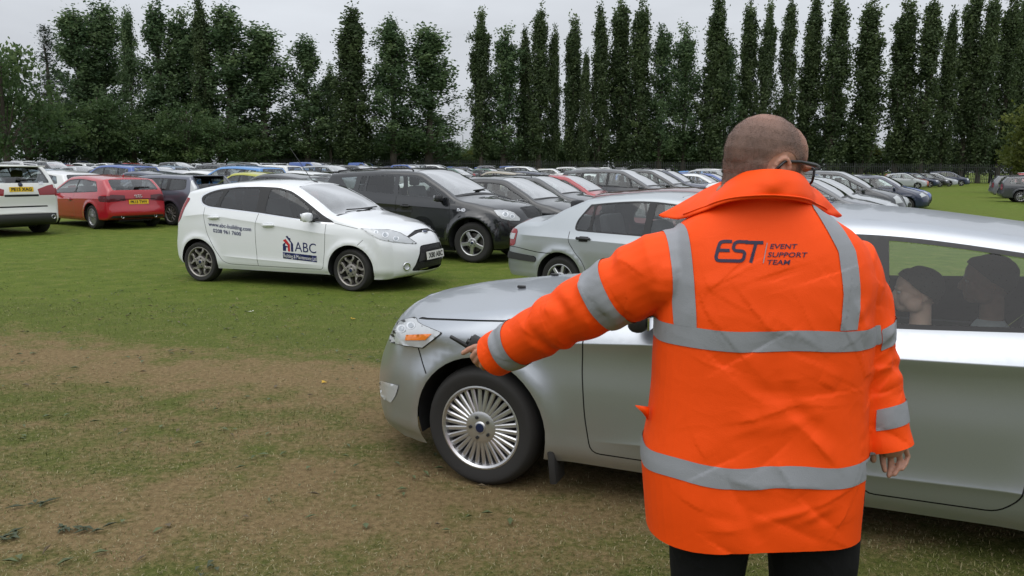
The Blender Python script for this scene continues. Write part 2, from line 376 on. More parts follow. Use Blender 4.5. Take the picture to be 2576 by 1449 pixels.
def tree_meshes(kind, seed):
    """unit tree: height 1 (scaled later by its height), half width .5 (scaled by its width)"""
    r = np.random.default_rng(seed); H, W = 24.0, {'l': 3.6, 'b': 6.0, 'y': 5.5, 's': 8.0, 'c': 5.0}[kind]; Hh = {'s': 10.0, 'y': 8.0}.get(kind, H); H = Hh
    C = []; S = []; Tn = []; limbs = []
    if kind in ('l', 'b'):
        n = 120 if kind == 'l' else 115; tops = [(0, 0, 1.0)] + [(r.normal(0, .12), r.normal(0, .12), r.uniform(.80, .97)) for _ in range(2)]
        for i in range(n):
            h0 = H * (r.uniform(.03, .86) if kind == 'l' else r.uniform(.10, .84)); az = r.uniform(0, 2 * PI); tp = tops[r.integers(len(tops))] if r.random() < .5 else tops[0]
            rise = H * r.uniform(.10, .20) if kind == 'l' else H * r.uniform(.05, .15); h1 = min(h0 + rise, H * tp[2] * r.uniform(.95, 1.0)); u = h1 / H
            env = (min(1, .35 + u * 2.6) * (1 - max(0, (u - .42) / .60) ** 1.5 * .92)) if kind == 'l' else (min(1, .30 + u * 2.6) * (1 - max(0, (u - .34) / .68) ** 1.35 * .93))
            rr = W * .5 * env * r.uniform(.55, 1.0) * (1 + .12 * math.sin(az * 3 + seed)); cx, cy = tp[0] * W * u * .6, tp[1] * W * u * .6; pts = []
            for s in np.linspace(0, 1, 7): k = s ** (.6 if kind == 'l' else .8); pts.append((cx * s + math.cos(az) * rr * k, cy * s + math.sin(az) * rr * k, h0 + (h1 - h0) * s ** 1.15))
            if i % 3 == 0: limbs.append(pts)
            tone = np.clip(r.normal(.5, .2), 0, 1); m = int(rise / .42) + 4
            for s in r.uniform(.22, 1.04, m):
                j = min(int(s * 6), 5); f = s * 6 - j; p = [pts[j][q] * (1 - f) + pts[j + 1][q] * f for q in range(3)]
                if r.random() < (.20 if kind == 'l' else .24): continue
                C.append(p); S.append(r.uniform(.32, .62) * (1.0 if kind == 'l' else 1.25)); Tn.append(np.clip(tone + r.normal(0, .12), 0, 1))
        per = 17
    elif kind in ('s', 'y'):
        for i in range(52):
            v = r.normal(size=3); v /= np.linalg.norm(v); q = r.uniform(.45, 1.0); bz = .52
            p = (v[0] * W * .46 * q, v[1] * W * .46 * q, H * (bz + v[2] * .44 * q)); tone = np.clip(r.normal(.5, .22), 0, 1)
            if p[2] < .4: continue
            for _ in range(9): C.append((p[0] + r.normal(0, .6), p[1] + r.normal(0, .6), p[2] + r.normal(0, .33))); S.append(r.uniform(.35, .6)); Tn.append(np.clip(tone + r.normal(0, .1), 0, 1))
            if i % 3 == 0: limbs.append([(0, 0, H * .2), (p[0] * .5, p[1] * .5, H * .2 + (p[2] - H * .2) * .6), p])
        per = 13
    else:
        for i in range(190):
            h0 = H * r.uniform(.08, .985); u = h0 / H; az = r.uniform(0, 2 * PI); rr = W * .5 * (1 - u) ** .85 * r.uniform(.6, 1.05); tone = np.clip(r.normal(.45, .2), 0, 1); pts = [(math.cos(az) * rr * s, math.sin(az) * rr * s, h0 - rr * .22 * s + .35 * rr * s ** 3) for s in (0, .5, 1)]
            if i % 4 == 0: limbs.append(pts)
            for s in np.arange(.15, 1.02, .35 / max(rr, .5)): C.append((math.cos(az) * rr * s, math.sin(az) * rr * s, h0 - rr * .22 * s + .35 * rr * s ** 3)); S.append(.40); Tn.append(np.clip(tone + r.normal(0, .1), 0, 1))
        per = 11
    C = np.array(C); S = np.array(S); Tn = np.array(Tn); n = len(C) * per; c = np.repeat(C, per, 0); s = np.repeat(S, per)
    c = c + r.normal(size=(n, 3)) * s[:, None] * np.array([.55, .55, .62]); a = r.normal(size=(n, 3)); a /= np.linalg.norm(a, axis=1)[:, None]; b = np.cross(a, r.normal(size=(n, 3))); b /= np.linalg.norm(b, axis=1)[:, None]
    z = (.10 + .12 * r.random(n)) * (1.0 if kind != 'c' else .8); k = .62 if kind != 'c' else .3
    V = np.stack([c - a * z[:, None], c + b * (z * k)[:, None], c + a * z[:, None], c - b * (z * k)[:, None]], 1).reshape(-1, 3); F = np.arange(n * 4, dtype=np.int32).reshape(-1, 4)
    V[:, 2] = np.clip(V[:, 2], .15, None); V[:, :2] /= W; V[:, 2] /= H; me = mesh_np('crown', V, F, smooth=False); at = me.attributes.new('tone', 'FLOAT', 'POINT'); at.data.foreach_set('value', np.repeat(np.repeat(Tn, per), 4).astype(np.float32)); me.materials.append(LEAF[kind])
    m = MB(); r0 = {'l': .30, 'b': .32, 's': .26, 'y': .2, 'c': .25}[kind]; m.tube([(r.normal(0, .06) * (i > 0), r.normal(0, .06) * (i > 0), H * .86 * i / 7 - (.3 if i == 0 else 0)) for i in range(8)], [r0 * (1 - i / 7.6) + .03 for i in range(8)], 8)
    for L_ in limbs: m.tube([(0, 0, max(.2, L_[0][2] - .3))] + L_[1:], [.09] + [.07 * (1 - .8 * i / len(L_)) for i in range(1, len(L_))], 5, cap=False)
    m.v = [(x / W, y / W, z / H) for x, y, z in m.v]; tm = m.mesh('trunk'); tm.materials.append(BARK); return me, tm
TREES = [('b', -59.4, 112, 24.4, 4.7), ('b', -57.0, 114, 24.3, 5.1), ('y', -52.4, 112, 23.3, 3.3), ('b', -48.8, 113, 24.0, 4.2), ('b', -46.5, 115, 24.1, 4.9), ('l', -42.5, 112, 23.8, 2.8), ('b', -39.4, 113, 23.8, 5.4), ('b', -34.9, 114, 21.6, 6.0), ('b', -29.2, 115, 20.0, 4.3), ('b', -26.1, 116, 16.5, 2.9), ('l', -22.2, 113, 23.1, 4.5), ('b', -16.8, 114, 22.5, 6.0), ('b', -11.8, 115, 22.0, 6.9), ('l', -4.6, 116, 24.4, 2.9), ('b', -1.4, 117, 22.4, 4.9), ('l', 1.6, 118, 21.4, 2.1), ('l', 3.6, 116, 24.0, 3.2), ('l', 5.7, 117, 21.8, 1.9), ('l', 8.5, 118, 24.0, 2.8), ('l', 10.2, 116, 18.2, 1.6), ('l', 12.3, 117, 24.4, 2.8), ('l', 15.4, 118, 25.7, 3.6), ('l', 17.8, 116, 25.3, 3.4), ('b', 21.2, 117, 22.4, 4.2), ('b', 24.8, 118, 23.4, 4.3), ('l', 28.5, 116, 26.0, 3.7), ('b', 30.5, 117, 20.8, 3.6), ('l', 33.7, 118, 26.2, 3.3), ('l', 35.8, 116, 26.1, 2.8), ('l', 39.0, 117, 26.0, 3.1), ('l', 42.8, 118, 26.8, 4.0), ('l', 45.5, 116, 26.4, 4.2), ('l', 50.4, 117, 26.4, 4.9), ('l', 55.9, 118, 27.2, 4.6), ('l', 58.5, 116, 26.2, 4.1), ('l', 61.9, 117, 24.4, 3.1), ('l', 65.5, 118, 27.6, 4.0), ('l', 66.9, 116, 27.2, 3.7), ('l', 70.3, 117, 28.0, 3.8), ('l', 73.1, 118, 27.7, 3.8), ('s', -52.7, 84, 15.2, 8.0), ('c', -56.8, 100, 18.0, 4.7)]
SHRUBS = [('s', -57.0, 95, 9.2, 9.5), ('s', -56.6, 104, 8.9, 7.8), ('s', -54.2, 106, 10.9, 7.9), ('s', -50.3, 107, 7.7, 6.4), ('s', -47.3, 108, 7.2, 7.0), ('s', -43.3, 108, 9.3, 7.0), ('s', -38.9, 108, 7.8, 7.0), ('s', -36.2, 110, 6.4, 6.0), ('s', -34.2, 118, 6.2, 7.1), ('s', -32.4, 121, 6.9, 4.8), ('s', -28.9, 120, 6.0, 6.6), ('s', -25.4, 120, 5.5, 5.4), ('s', -20.9, 120, 6.1, 6.6), ('s', -17.1, 120, 7.0, 6.6), ('s', -12.7, 120, 6.1, 7.2), ('s', -9.6, 122, 5.4, 4.3), ('y', -6.5, 125, 4.4, 4.4), ('s', -3.0, 121, 4.8, 6.0), ('s', 1.1, 121, 5.1, 5.4), ('s', 5.9, 122, 4.8, 5.5), ('s', 10.1, 122, 5.5, 6.7), ('s', 15.4, 121, 6.1, 7.2), ('s', 20.7, 121, 7.3, 7.8), ('s', 25.4, 121, 7.9, 7.8), ('s', 30.2, 121, 6.5, 7.2), ('s', 35.2, 122, 7.5, 7.3), ('s', 40.6, 122, 6.3, 7.3), ('s', 45.9, 122, 7.6, 7.9), ('s', 51.7, 124, 5.2, 5.6), ('y', 55.2, 126, 6.7, 5.7), ('s', 58.5, 123, 5.2, 6.1), ('s', 62.8, 121, 6.5, 6.6), ('s', 67.5, 121, 6.5, 6.6), ('s', 71.7, 121, 6.8, 6.6)]
PROTO = {k: [tree_meshes(k, 10 * i + ord(k)) for i in range(n)] for k, n in (('l', 5), ('b', 5), ('s', 4), ('y', 2), ('c', 1))}
def tree(name, label, kind, i, x, y, h, w, group, cat='tree'):
    cm, tm = PROTO[kind][i % len(PROTO[kind])]; o = empty(name, (x, y, float(gz(x, y))), rng.uniform(0, 6.28)); o.scale = (w, w, h)
    tag(o, label, cat, group); obj('crown', cm, o); obj('trunk', tm, o); return o
ORD = ['leftmost', 'second', 'third', 'fourth', 'fifth', 'sixth', 'seventh', 'eighth', 'ninth', 'tenth', 'eleventh', 'twelfth', 'thirteenth', 'fourteenth', 'fifteenth', 'sixteenth', 'seventeenth', 'eighteenth', 'nineteenth', 'twentieth', 'twenty-first', 'twenty-second', 'twenty-third', 'twenty-fourth', 'twenty-fifth', 'twenty-sixth', 'twenty-seventh', 'twenty-eighth', 'twenty-ninth', 'thirtieth']
def nth(i): return ORD[i] + (' from the left' if i else '')
def ordw(i, n):
    if i == n - 1 and n > 1: return 'rightmost'
    if i < len(ORD): return ORD[i]
    k = n - 1 - i
    return (ORD[k] + ' from right') if k < len(ORD) else 'number %d' % (i + 1)
cnt = {}
tot = {k: sum(1 for q in TREES if q[0] == k) for k in 'lbysc'}
for i, (k, x, y, h, w) in enumerate(sorted(TREES, key=lambda q: q[1] / q[2])):
    j = cnt.get(k, 0); cnt[k] = j + 1
    if k == 'l': tree('poplar_tree', '%s of the slim columnar dark poplars along the field edge, counted from the left' % ordw(j, tot[k]), 'l', i, x, y, h, w * (1.26 if x < 30 else 1.08), 'columnar poplars behind the fence')
    elif k == 'b': tree('poplar_tree', '%s of the broader leafy green poplars along the field edge, counted from the left' % ordw(j, tot[k]), 'b', i, x, y, h, w * (1.95 if x < -28 else 1.6), 'broad poplars behind the fence')
    elif k == 'y': tree('poplar_tree', 'yellowish green poplar among the dark broad ones at left', 'b', i, x, y, h, w * 1.35, 'broad poplars behind the fence')
    elif k == 's': tree('sycamore_tree', 'wide dark rounded tree filling the left edge of the treeline', 's', i, x, y, h, w * 1.2, None)
    else: tree('larch_tree', 'pointed conifer standing between the left edge tree and the tall poplars', 'c', i, x, y, h, w * 2.0, None)
SY = [q for q in SHRUBS if q[0] == 's']
for j, (k, x, y, h, w) in enumerate(SY):
    low = h < 7.0; tree('sycamore_tree' if not low else 'hedge_bush', ('%s of the dark low bushes under the poplars, counted from left' % ordw(j, len(SY))), 's', j, x, y, h * 1.05, w * 1.25, 'dark undergrowth below the poplars', 'tree' if not low else 'bush')
YL = [q for q in SHRUBS if q[0] == 'y']
for j, (k, x, y, h, w) in enumerate(YL): tree('hedge_bush', ['bright green bush in the sky gap left of the slim poplars', 'bright green bush in the sky gap right of the man'][j], 'y', j, x, y, h, w * 1.2, None, 'bush')
tree('hedge_bush', 'yellow green leafy tree leaning in at the right edge of the photo', 'y', 1, 40.2, 62, 7.2, 5.4, None, 'tree')
# far side of the next field: a low wood that reads as one band
V_, F_, T_ = [], [], []
me0 = PROTO['s'][0][0]; v0, _, _ = get_vf(me0)
for i in range(34):
    x = -170 + i * 11 + rng.normal(0, 3); o = obj('far_wood' if i == 0 else 'x', PROTO['s'][i % 4][0]) if False else None
    s = np.array([13 + rng.random() * 6, 10, 6.5 + 3.0 * rng.random()]); vv = v0 * s + np.array([x, 190 + rng.normal(0, 8), 0]); V_.append(vv)
for x, y, h in [(-68 - 6 * i, 104 + 4 * math.sin(i * 2.3), 17 + 5 * math.sin(i * 1.7)) for i in range(14)] + [(80 + 6 * i, 119 + 3 * math.sin(i), 22 + 5 * math.sin(i * 2.1)) for i in range(12)]: V_.append(v0 * np.array([11, 9, h]) + np.array([x, y, 0]))
V_ = np.vstack(V_); fw = mesh_np('far_wood', V_, np.arange(len(V_), dtype=np.int32).reshape(-1, 4), smooth=False); at = fw.attributes.new('tone', 'FLOAT', 'POINT'); at.data.foreach_set('value', rng.random(len(V_) // 4).repeat(4).astype(np.float32))
tag(obj('far_wood', fw, None, [LEAF['b']]), 'low green wood beyond the fence, showing between the trunks', 'wood', kind='stuff')
V_ = []  # unseen trees behind the camera, added to darken reflections in glass and paint
for i in range(46): s = np.array([15 + rng.random() * 6, 12, 11 + 6 * rng.random()]); a = R(200 + i * 3.2); V_.append(v0 * s + np.array([62 * math.cos(a) * 1.6, 62 * math.sin(a) - 2 + rng.normal(0, 3), 0]))
V_ = np.vstack(V_); fw = mesh_np('unseen_wood', V_, np.arange(len(V_), dtype=np.int32).reshape(-1, 4), smooth=False); at = fw.attributes.new('tone', 'FLOAT', 'POINT'); at.data.foreach_set('value', rng.random(len(V_) // 4).repeat(4).astype(np.float32))
tag(obj('wood', fw, None, [LEAF['s']]), 'unseen wood behind the camera, added to darken the reflections in the cars', 'wood', kind='stuff')
# ------------------------------------------------------------------ palisade fence and lamp post
fe = empty('palisade_fence', (0, 113.2, .2)); tag(fe, 'long dark steel palisade fence along the far edge of the field', 'fence')
pv = MB()
for i, x in enumerate(np.arange(-92, 96, .26)): pv.add([(x - .045, 0, .05), (x + .045, 0, .05), (x + .045, 0, 2.45), (x, 0, 2.62), (x - .045, 0, 2.45), (x, -.03, .05), (x, -.03, 2.5)], [(0, 5, 6, 4), (5, 1, 2, 6), (4, 6, 3), (6, 2, 3)])
fm = mat('fence_steel', (.035, .038, .036), .6, .3)
pv.build('pale', fm, fe, smooth=False)['kind'] = 'stuff'
for z in (.5, 2.1): m = MB(); m.box((2, .05, z), (188, .05, .07)); m.build('rail', fm, fe, smooth=False)
for i in range(48): m = MB(); m.box((-92 + i * 4, .13, 1.3), (.09, .1, 2.6)); m.build('post', fm, fe, smooth=False)
lp = empty('lamp_post', (-9.3, 150, 0)); tag(lp, 'tiny grey street lamp far away in the sky gap left of the slim poplars', 'street lamp')
m = MB(); m.tube([(0, 0, 0), (0, 0, 7.6), (-.3, 0, 7.9), (-1.0, 0, 8.0)], [.10, .07, .06, .05], 8); m.build('pole', mat('galvanised', (.3, .31, .32), .5, .6), lp)
m = MB(); m.box((-1.3, 0, 7.98), (.7, .25, .14), bev=.05); m.build('lantern', mat('galvanised', (.3, .31, .32), .5, .6), lp)

# ------------------------------------------------------------------ weeds and leaves lying on the turf
wm = mat('weed_leaf', (.042, .055, .024), .6, var=(40, .3)); ym = mat('yellow_leaf', (.62, .38, .03), .6); pm_ = mat('pale_scrap', (.6, .58, .52), .7)
def leaf_quad(mb, c, a, L_, w, tilt, mi=0):
    d = Vector((math.cos(a), math.sin(a), tilt)); s = Vector((-math.sin(a), math.cos(a), 0)) * w; c = Vector(c)
    mb.add([c, c + d * L_ * .45 + s + Vector((0, 0, .006)), c + d * L_ + Vector((0, 0, -tilt * L_ * .55)), c + d * L_ * .45 - s + Vector((0, 0, .006))], [(0, 1, 2), (0, 2, 3)], mi)
for i, (x, y, r_, lab) in enumerate(((-2.34, 3.69, .11, 'topmost of the dark weeds at lower left'), (-2.05, 3.43, .09, 'weed on the worn turf, second from the left of the lower row'), (-1.90, 3.43, .10, 'rightmost of the dark weeds at lower left'), (-2.24, 3.34, .09, 'lowest dark weed close to the left edge of the photo'), (-1.24, 3.07, .06, 'small pale green weed at the bottom edge'))):
    m = MB()
    for k in range(6 + i % 4): leaf_quad(m, (rng.normal(0, .025), rng.normal(0, .02), .010), rng.random() * 6.28, r_ * (.35 + .55 * rng.random()), .007 + .007 * rng.random(), .04 + .16 * rng.random())
    o = m.build('weed_plant', wm); o.location = (x, y, 0); tag(o, lab, 'weed', 'weeds on the worn turf')
for (x, y, mm, lab) in ((-1.46, 5.94, ym, 'yellow leaf on the worn lane left of the silver car'), (-1.75, 8.55, ym, 'yellow leaf on green grass below the white lettered car'), (-2.96, 8.95, pm_, 'pale scrap of litter on the grass below the lettered car')):
    m = MB(); leaf_quad(m, (0, 0, .012), rng.random() * 6, .05, .016, .1); leaf_quad(m, (.01, .01, .016), rng.random() * 6, .035, .013, .2); o = m.build('fallen_leaf' if mm is ym else 'litter_scrap', mm); o.location = (x, y, 0); tag(o, lab, 'leaf' if mm is ym else 'litter')
m = MB()
for i in range(700):
    y = rng.uniform(6.5, 10.5) if i < 520 else rng.uniform(3, 6.5); x = rng.uniform(-.66, .1 if y < 6.5 else .5) * y; c = math.sin(x * 2.1) * math.sin(y * 2.7)
    if c < -.1: continue
    leaf_quad(m, (x, y, .012), rng.random() * 6.28, rng.uniform(.03, .08), rng.uniform(.006, .016), rng.uniform(0, .35), int(rng.random() < .25))
tag(m.build('leaf_litter', [mat('litter_green', (.085, .11, .045), .7, var=(30, .3)), mat('litter_brown', (.10, .075, .04), .7)]), 'small torn leaves scattered over the grass', 'leaf litter', kind='stuff')
# ------------------------------------------------------------------ car bodies
# a car is described in side view: a = metres behind the front axle, z = height.
# The two sides are height fields y(a, z); a strip wraps nose, bonnet, screen, roof and tail between them.
def crv(P, ds, m=None):
    """Catmull-Rom through control points; a trailing 'c' makes a corner. -> samples, control parameter"""
    c = [isinstance(p[-1], str) for p in P]
    A = np.array([[float(q) for q in (p[:-1] if isinstance(p[-1], str) else p)] for p in P])
    n = len(A); h = np.maximum(np.hypot(*(A[1:, :2] - A[:-1, :2]).T), 1e-6)
    S = (A[1:] - A[:-1]) / h[:, None]; out = []; T = []
    def tan(i, side):
        if i == 0: return S[0]
        if i == n - 1: return S[-1]
        if c[i]: return S[i - 1] if side < 0 else S[i]
        return (S[i - 1] * h[i] + S[i] * h[i - 1]) / (h[i] + h[i - 1])
    for i in range(n - 1):
        k = m or max(2, int(math.ceil(h[i] / ds)))
        for j in range(k):
            t = j / k; t2, t3 = t * t, t * t * t
            out.append(A[i] * (2 * t3 - 3 * t2 + 1) + tan(i, 1) * h[i] * (t3 - 2 * t2 + t) + A[i + 1] * (-2 * t3 + 3 * t2) + tan(i + 1, -1) * h[i] * (t3 - t2))
            T.append(i + t)
    out.append(A[-1]); T.append(n - 1)
    return np.array(out), np.array(T)
def table(P, ds=0.02):
    S, _ = crv([(p[0], p[1]) for p in P], ds); o = np.argsort(S[:, 0], kind='stable'); x, y = S[o, 0], S[o, 1]
    return lambda v: np.interp(v, x, y)
def pip(Q, poly):
    x, y = Q[:, 0], Q[:, 1]; P = np.asarray(poly, float); r = np.zeros(len(Q), bool); j = len(P) - 1
    for i in range(len(P)):
        xi, yi, xj, yj = P[i, 0], P[i, 1], P[j, 0], P[j, 1]
        if yi != yj: r ^= ((yi > y) != (yj > y)) & (x < (xj - xi) * (y - yi) / (yj - yi) + xi)
        j = i
    return r
def densify(P, ds):
    P = np.asarray(P, float); out = []
    for i in range(len(P)):
        a, b = P[i], P[(i + 1) % len(P)]; k = max(1, int(math.hypot(*(b - a)) / ds))
        for j in range(k): out.append(a + (b - a) * j / k)
    return np.array(out)
def smoothpoly(P, it=2, sharp_ids=()):
    """corner-cutting; keeps the shape but rounds its corners"""
    P = [np.array(p[:2], float) for p in P]
    for _ in range(it):
        Q = []
        for i in range(len(P)):
            a, b = P[i], P[(i + 1) % len(P)]; l = np.linalg.norm(b - a)
            k = min(.25, .03 / max(l, 1e-6)) if it > 0 else 0
            Q += [a + (b - a) * k, b - (b - a) * k]
        P = Q
    return np.array(P)
def roundpath(P, r=.05, n=5):
    P = [np.array(p, float) for p in P]; out = [P[0]]
    for i in range(1, len(P) - 1):
        u, w = P[i - 1] - P[i], P[i + 1] - P[i]; lu, lw = np.linalg.norm(u), np.linalg.norm(w); k = min(r, lu * .45, lw * .45); a, b = P[i] + u / lu * k, P[i] + w / lw * k
        out += [a * (1 - t) ** 2 + 2 * P[i] * t * (1 - t) + b * t * t for t in np.linspace(0, 1, n)]
    return out + [P[-1]]
def ribbon(P, hw=.004):
    P = np.asarray(P, float); t = np.gradient(P, axis=0); t /= np.maximum(np.linalg.norm(t, axis=1), 1e-9)[:, None]
    n = np.stack([-t[:, 1], t[:, 0]], 1) * hw
    return np.vstack([P + n, (P - n)[::-1]])
def cdt(polys, pts, ds):
    V = []; E = []
    for P in polys:
        Q = densify(P, ds); b = len(V); V += [Vector((float(q[0]), float(q[1]))) for q in Q]; E += [(b + i, b + (i + 1) % len(Q)) for i in range(len(Q))]
    V += [Vector((float(p[0]), float(p[1]))) for p in pts]
    r = delaunay_2d_cdt(V, E, [], 0, 1e-5)
    return np.array([tuple(v) for v in r[0]]), np.array([t for t in r[2] if len(t) == 3], np.int32)
def largest_piece(T, n):
    lab = np.arange(n)
    for _ in range(60):
        m = lab[T].min(1); new = lab.copy()
        for k in range(3): np.minimum.at(new, T[:, k], m)
        if (new == lab).all(): break
        lab = new
    l = lab[T[:, 0]]; v, c = np.unique(l, return_counts=True); return T[l == v[c.argmax()]]
class Car:
    def __init__(s, sp, ds):
        s.sp = sp; s.ds = ds; s.wb = sp['wb']; s.ctr = s.wb / 2; s.Rw = sp['R']; s.parts = {}
        S, T = crv(sp['sil'], ds * .8); s.A, s.Z, s.C, s.RR, s.T = S[:, 0], S[:, 1], S[:, 2], np.maximum(S[:, 3], .01), T
        g = np.gradient(S[:, :2], axis=0); g /= np.linalg.norm(g, axis=1)[:, None]; s.nx, s.nz = -g[:, 1], g[:, 0]
        s.arc = np.concatenate([[0], np.cumsum(np.hypot(np.diff(s.A), np.diff(s.Z)))])
        s.plan = table(sp['plan']); s.sec = table(sp['sec']); s.belt = table(sp['belt'])
        s.tum = sp.get('tum', .33); s.zs = sp['zs']; s.Ra = sp['Ra']
        y0 = s.f0(s.A, s.Z); s.KK = np.ones(len(s.A)); s.Ye = y0 - s.RR
        for _ in range(3):
            e = .004; sl = -(s.nx * (s.f0(s.A + e, s.Z) - s.f0(s.A - e, s.Z)) + s.nz * (s.f0(s.A, s.Z + e) - s.f0(s.A, s.Z - e))) / (2 * e)
            ct = np.clip(s.Ye / (2.4 * np.maximum(s.C, .004)) - sl, .12, 60); s.KK = ct / np.sqrt(1 + ct * ct); s.Ye = y0 - s.RR / s.KK * (1 - np.sqrt(1 - s.KK ** 2))
    def f0(s, a, z):
        zb = s.belt(a); zn = (z - s.zs) / (zb - s.zs); h = np.maximum(z - zb, 0)
        y = s.plan(a) + s.sec(np.clip(zn, -.5, 1.0)) - s.tum * h - .12 * h * h
        for (pl, amp, lo, hi, a0, a1) in s.sp.get('crease', ()):
            zc = np.interp(a, [p[0] for p in pl], [p[1] for p in pl]); dz = z - zc
            fd = np.clip((a - a0) / .5, 0, 1) * np.clip((a1 - a) / .3, 0, 1); fd = fd * fd * (3 - 2 * fd)
            y = y + amp * fd * np.where(dz < 0, np.exp(dz / lo), np.exp(-dz / hi))
        for ac in (0, s.wb):
            r = np.hypot(a - ac, z - s.Rw) - s.Ra
            y = y + s.sp.get('flare', .012) * np.exp(-((r - .015) / s.sp.get('flw', .05)) ** 2) * (r > -.2)
        return y
    def side(s, a, z, sg, off=0.0):
        a = np.asarray(a, float); z = np.asarray(z, float)
        P = np.stack([a, z], 1); d = np.full(len(a), 9.0); k = np.zeros(len(a)); rr = np.zeros(len(a)); kk = np.ones(len(a)); na = np.zeros(len(a)); nz = np.zeros(len(a))
        Q = np.stack([s.A, s.Z], 1); B = Q[:-1]; AB = Q[1:] - B; L2 = np.maximum((AB ** 2).sum(1), 1e-12)
        for i0 in range(0, len(a), 2000):
            p = P[i0:i0 + 2000]; t = np.clip(((p[:, None, :] - B[None]) * AB[None]).sum(2) / L2[None], 0, 1)
            dd = np.linalg.norm(B[None] + t[..., None] * AB[None] - p[:, None, :], axis=2); j = dd.argmin(1); q = np.arange(len(p)); tt = t[q, j]
            sl = slice(i0, i0 + 2000); d[sl] = dd[q, j]
            rr[sl] = s.RR[j] * (1 - tt) + s.RR[j + 1] * tt; kk[sl] = s.KK[j] * (1 - tt) + s.KK[j + 1] * tt; na[sl] = s.nx[j] * (1 - tt) + s.nx[j + 1] * tt; nz[sl] = s.nz[j] * (1 - tt) + s.nz[j + 1] * tt
        e = .004; y = s.f0(a, z); ya = (s.f0(a + e, z) - s.f0(a - e, z)) / (2 * e); yz = (s.f0(a, z + e) - s.f0(a, z - e)) / (2 * e)
        k = np.clip((rr - d) / rr, 0, 1) * kk; c = np.sqrt(1 - k * k); y = y - rr / kk * (1 - c)
        N = np.stack([-ya, np.ones_like(a), -yz], 1)
        N = N * c[:, None] + np.stack([na, 0 * na, nz], 1) * k[:, None]; N /= np.linalg.norm(N, axis=1)[:, None]
        V = np.stack([s.ctr - a, y, z], 1); N[:, 0] *= -1
        V = V + N * off; V[:, 1] *= sg; N[:, 1] *= sg
        return V, N
    def wrp(s, u, q):
        a, z, c, nx, nz, Ye = (np.interp(u, s.arc, w) for w in (s.A, s.Z, s.C, s.nx, s.nz, s.Ye))
        k = c * (1 - np.abs(q) ** 2.4)
        return np.stack([s.ctr - (a + nx * k), q * Ye, z + np.maximum(nz, 0) * k], 1), np.stack([-nx, 0 * nx, nz], 1)
    def wrap(s, u, q, off=0.0):
        V, ns = s.wrp(u, q); e = .006; L = s.arc[-1]
        du = s.wrp(np.minimum(u + e, L), q)[0] - s.wrp(np.maximum(u - e, 0), q)[0]
        dq = s.wrp(u, np.minimum(q + e, 1))[0] - s.wrp(u, np.maximum(q - e, -1))[0]
        N = np.cross(du, dq); N /= np.maximum(np.linalg.norm(N, axis=1), 1e-9)[:, None]; N *= np.sign((N * ns).sum(1))[:, None]
        return V + N * off, N
    def emit(s, key, mt, V, N, T):
        g = np.cross(V[T[:, 1]] - V[T[:, 0]], V[T[:, 2]] - V[T[:, 0]]); fl = (g * N[T].sum(1)).sum(1) < 0
        T = T.copy(); T[fl] = T[fl][:, ::-1]
        s.parts.setdefault(key, []).append((V, N, T, mt))
    def regions(s, uv, T, regs, fn):
        C = uv[T].mean(1); lab = np.zeros(len(T), int)
        for i, r in enumerate(regs): lab[pip(C, r['poly'])] = i + 1
        for i in range(len(regs) + 1):
            t = T[lab == i]
            if not len(t): continue
            r = regs[i - 1] if i else dict(part='body', mat='paint')
            u, inv = np.unique(t, return_inverse=True); V, N = fn(uv[u], r.get('off', 0.0))
            s.emit(r['part'], r['mat'], V, N, inv.reshape(-1, 3).astype(np.int32))
    def outline(s):
        zs = s.zs; zr = s.Z[-1]; zf = s.Z[0]; out = list(zip(s.A, s.Z))
        def arc(ac, zb, za):                         # from behind the wheel to ahead of it
            a1 = math.asin(max(-1, (zb - s.Rw) / s.Ra)); a0 = PI - math.asin(max(-1, (za - s.Rw) / s.Ra)); n = 10 if s.ds > .1 else 28
            return [(ac + s.Ra * math.cos(t), s.Rw + s.Ra * math.sin(t)) for t in np.linspace(a1, a0, n)]
        out += arc(s.wb, zr, zs); out += arc(0, zs, zf)
        return np.array(out)
    def build_shell(s, regs_side, regs_wrap):
        ol = s.outline(); ds = s.ds
        G = np.array([(x, z) for x in np.arange(s.A.min() - .1, s.A.max() + .1, ds) for z in np.arange(.1, s.Z.max() + .1, ds * .8)])
        G = G[pip(G, ol)]; rows = []
        for k in ((.06, .35, 1.0) if ds > .1 else (.03, .12, .28, .5, .75, 1.0)):
            rows.append(np.stack([s.A - s.nx * s.RR * k, s.Z - s.nz * s.RR * k], 1))
        if ds < .1:
            for (pl, amp, lo, hi, a0, a1) in s.sp.get('crease', ()):
                xs = np.arange(pl[0][0], pl[-1][0], .04); zc = np.interp(xs, [p[0] for p in pl], [p[1] for p in pl])
                for dz in (-.05, -.025, -.007, .007, .02, .04): rows.append(np.stack([xs, zc + dz], 1))
        rows = np.vstack(rows); rows = rows[pip(rows, ol)]
        cl = []
        if ds < .1:
            for (pl, amp, lo, hi, a0, a1) in s.sp.get('crease', ()): cl.append(ribbon(np.array([(q, np.interp(q, [p[0] for p in pl], [p[1] for p in pl])) for q in np.arange(pl[0][0], pl[-1][0], .05)]), .0045))
        uv, T = cdt([ol] + [r['poly'] for r in regs_side] + cl, np.vstack([G, rows]), ds)
        T = T[pip(uv[T].mean(1), ol)]
        for sg in (1, -1):
            rg = [dict(r, part=r['part'] + ('#%d' % sg if r['part'] != 'body' else '')) for r in regs_side]
            s.regions(uv, T, rg, lambda p, o: s.side(p[:, 0], p[:, 1], sg, o))
        L = s.arc[-1]; K = .8
        qs = (0, .3, .6, .85, 1.0) if ds > .1 else (0, .15, .3, .45, .6, .72, .82, .9, .95, .98, 1.0)
        qs = sorted({-q for q in qs} | set(qs))
        G = np.array([(u, q * K) for u in s.arc for q in qs])
        rg = []
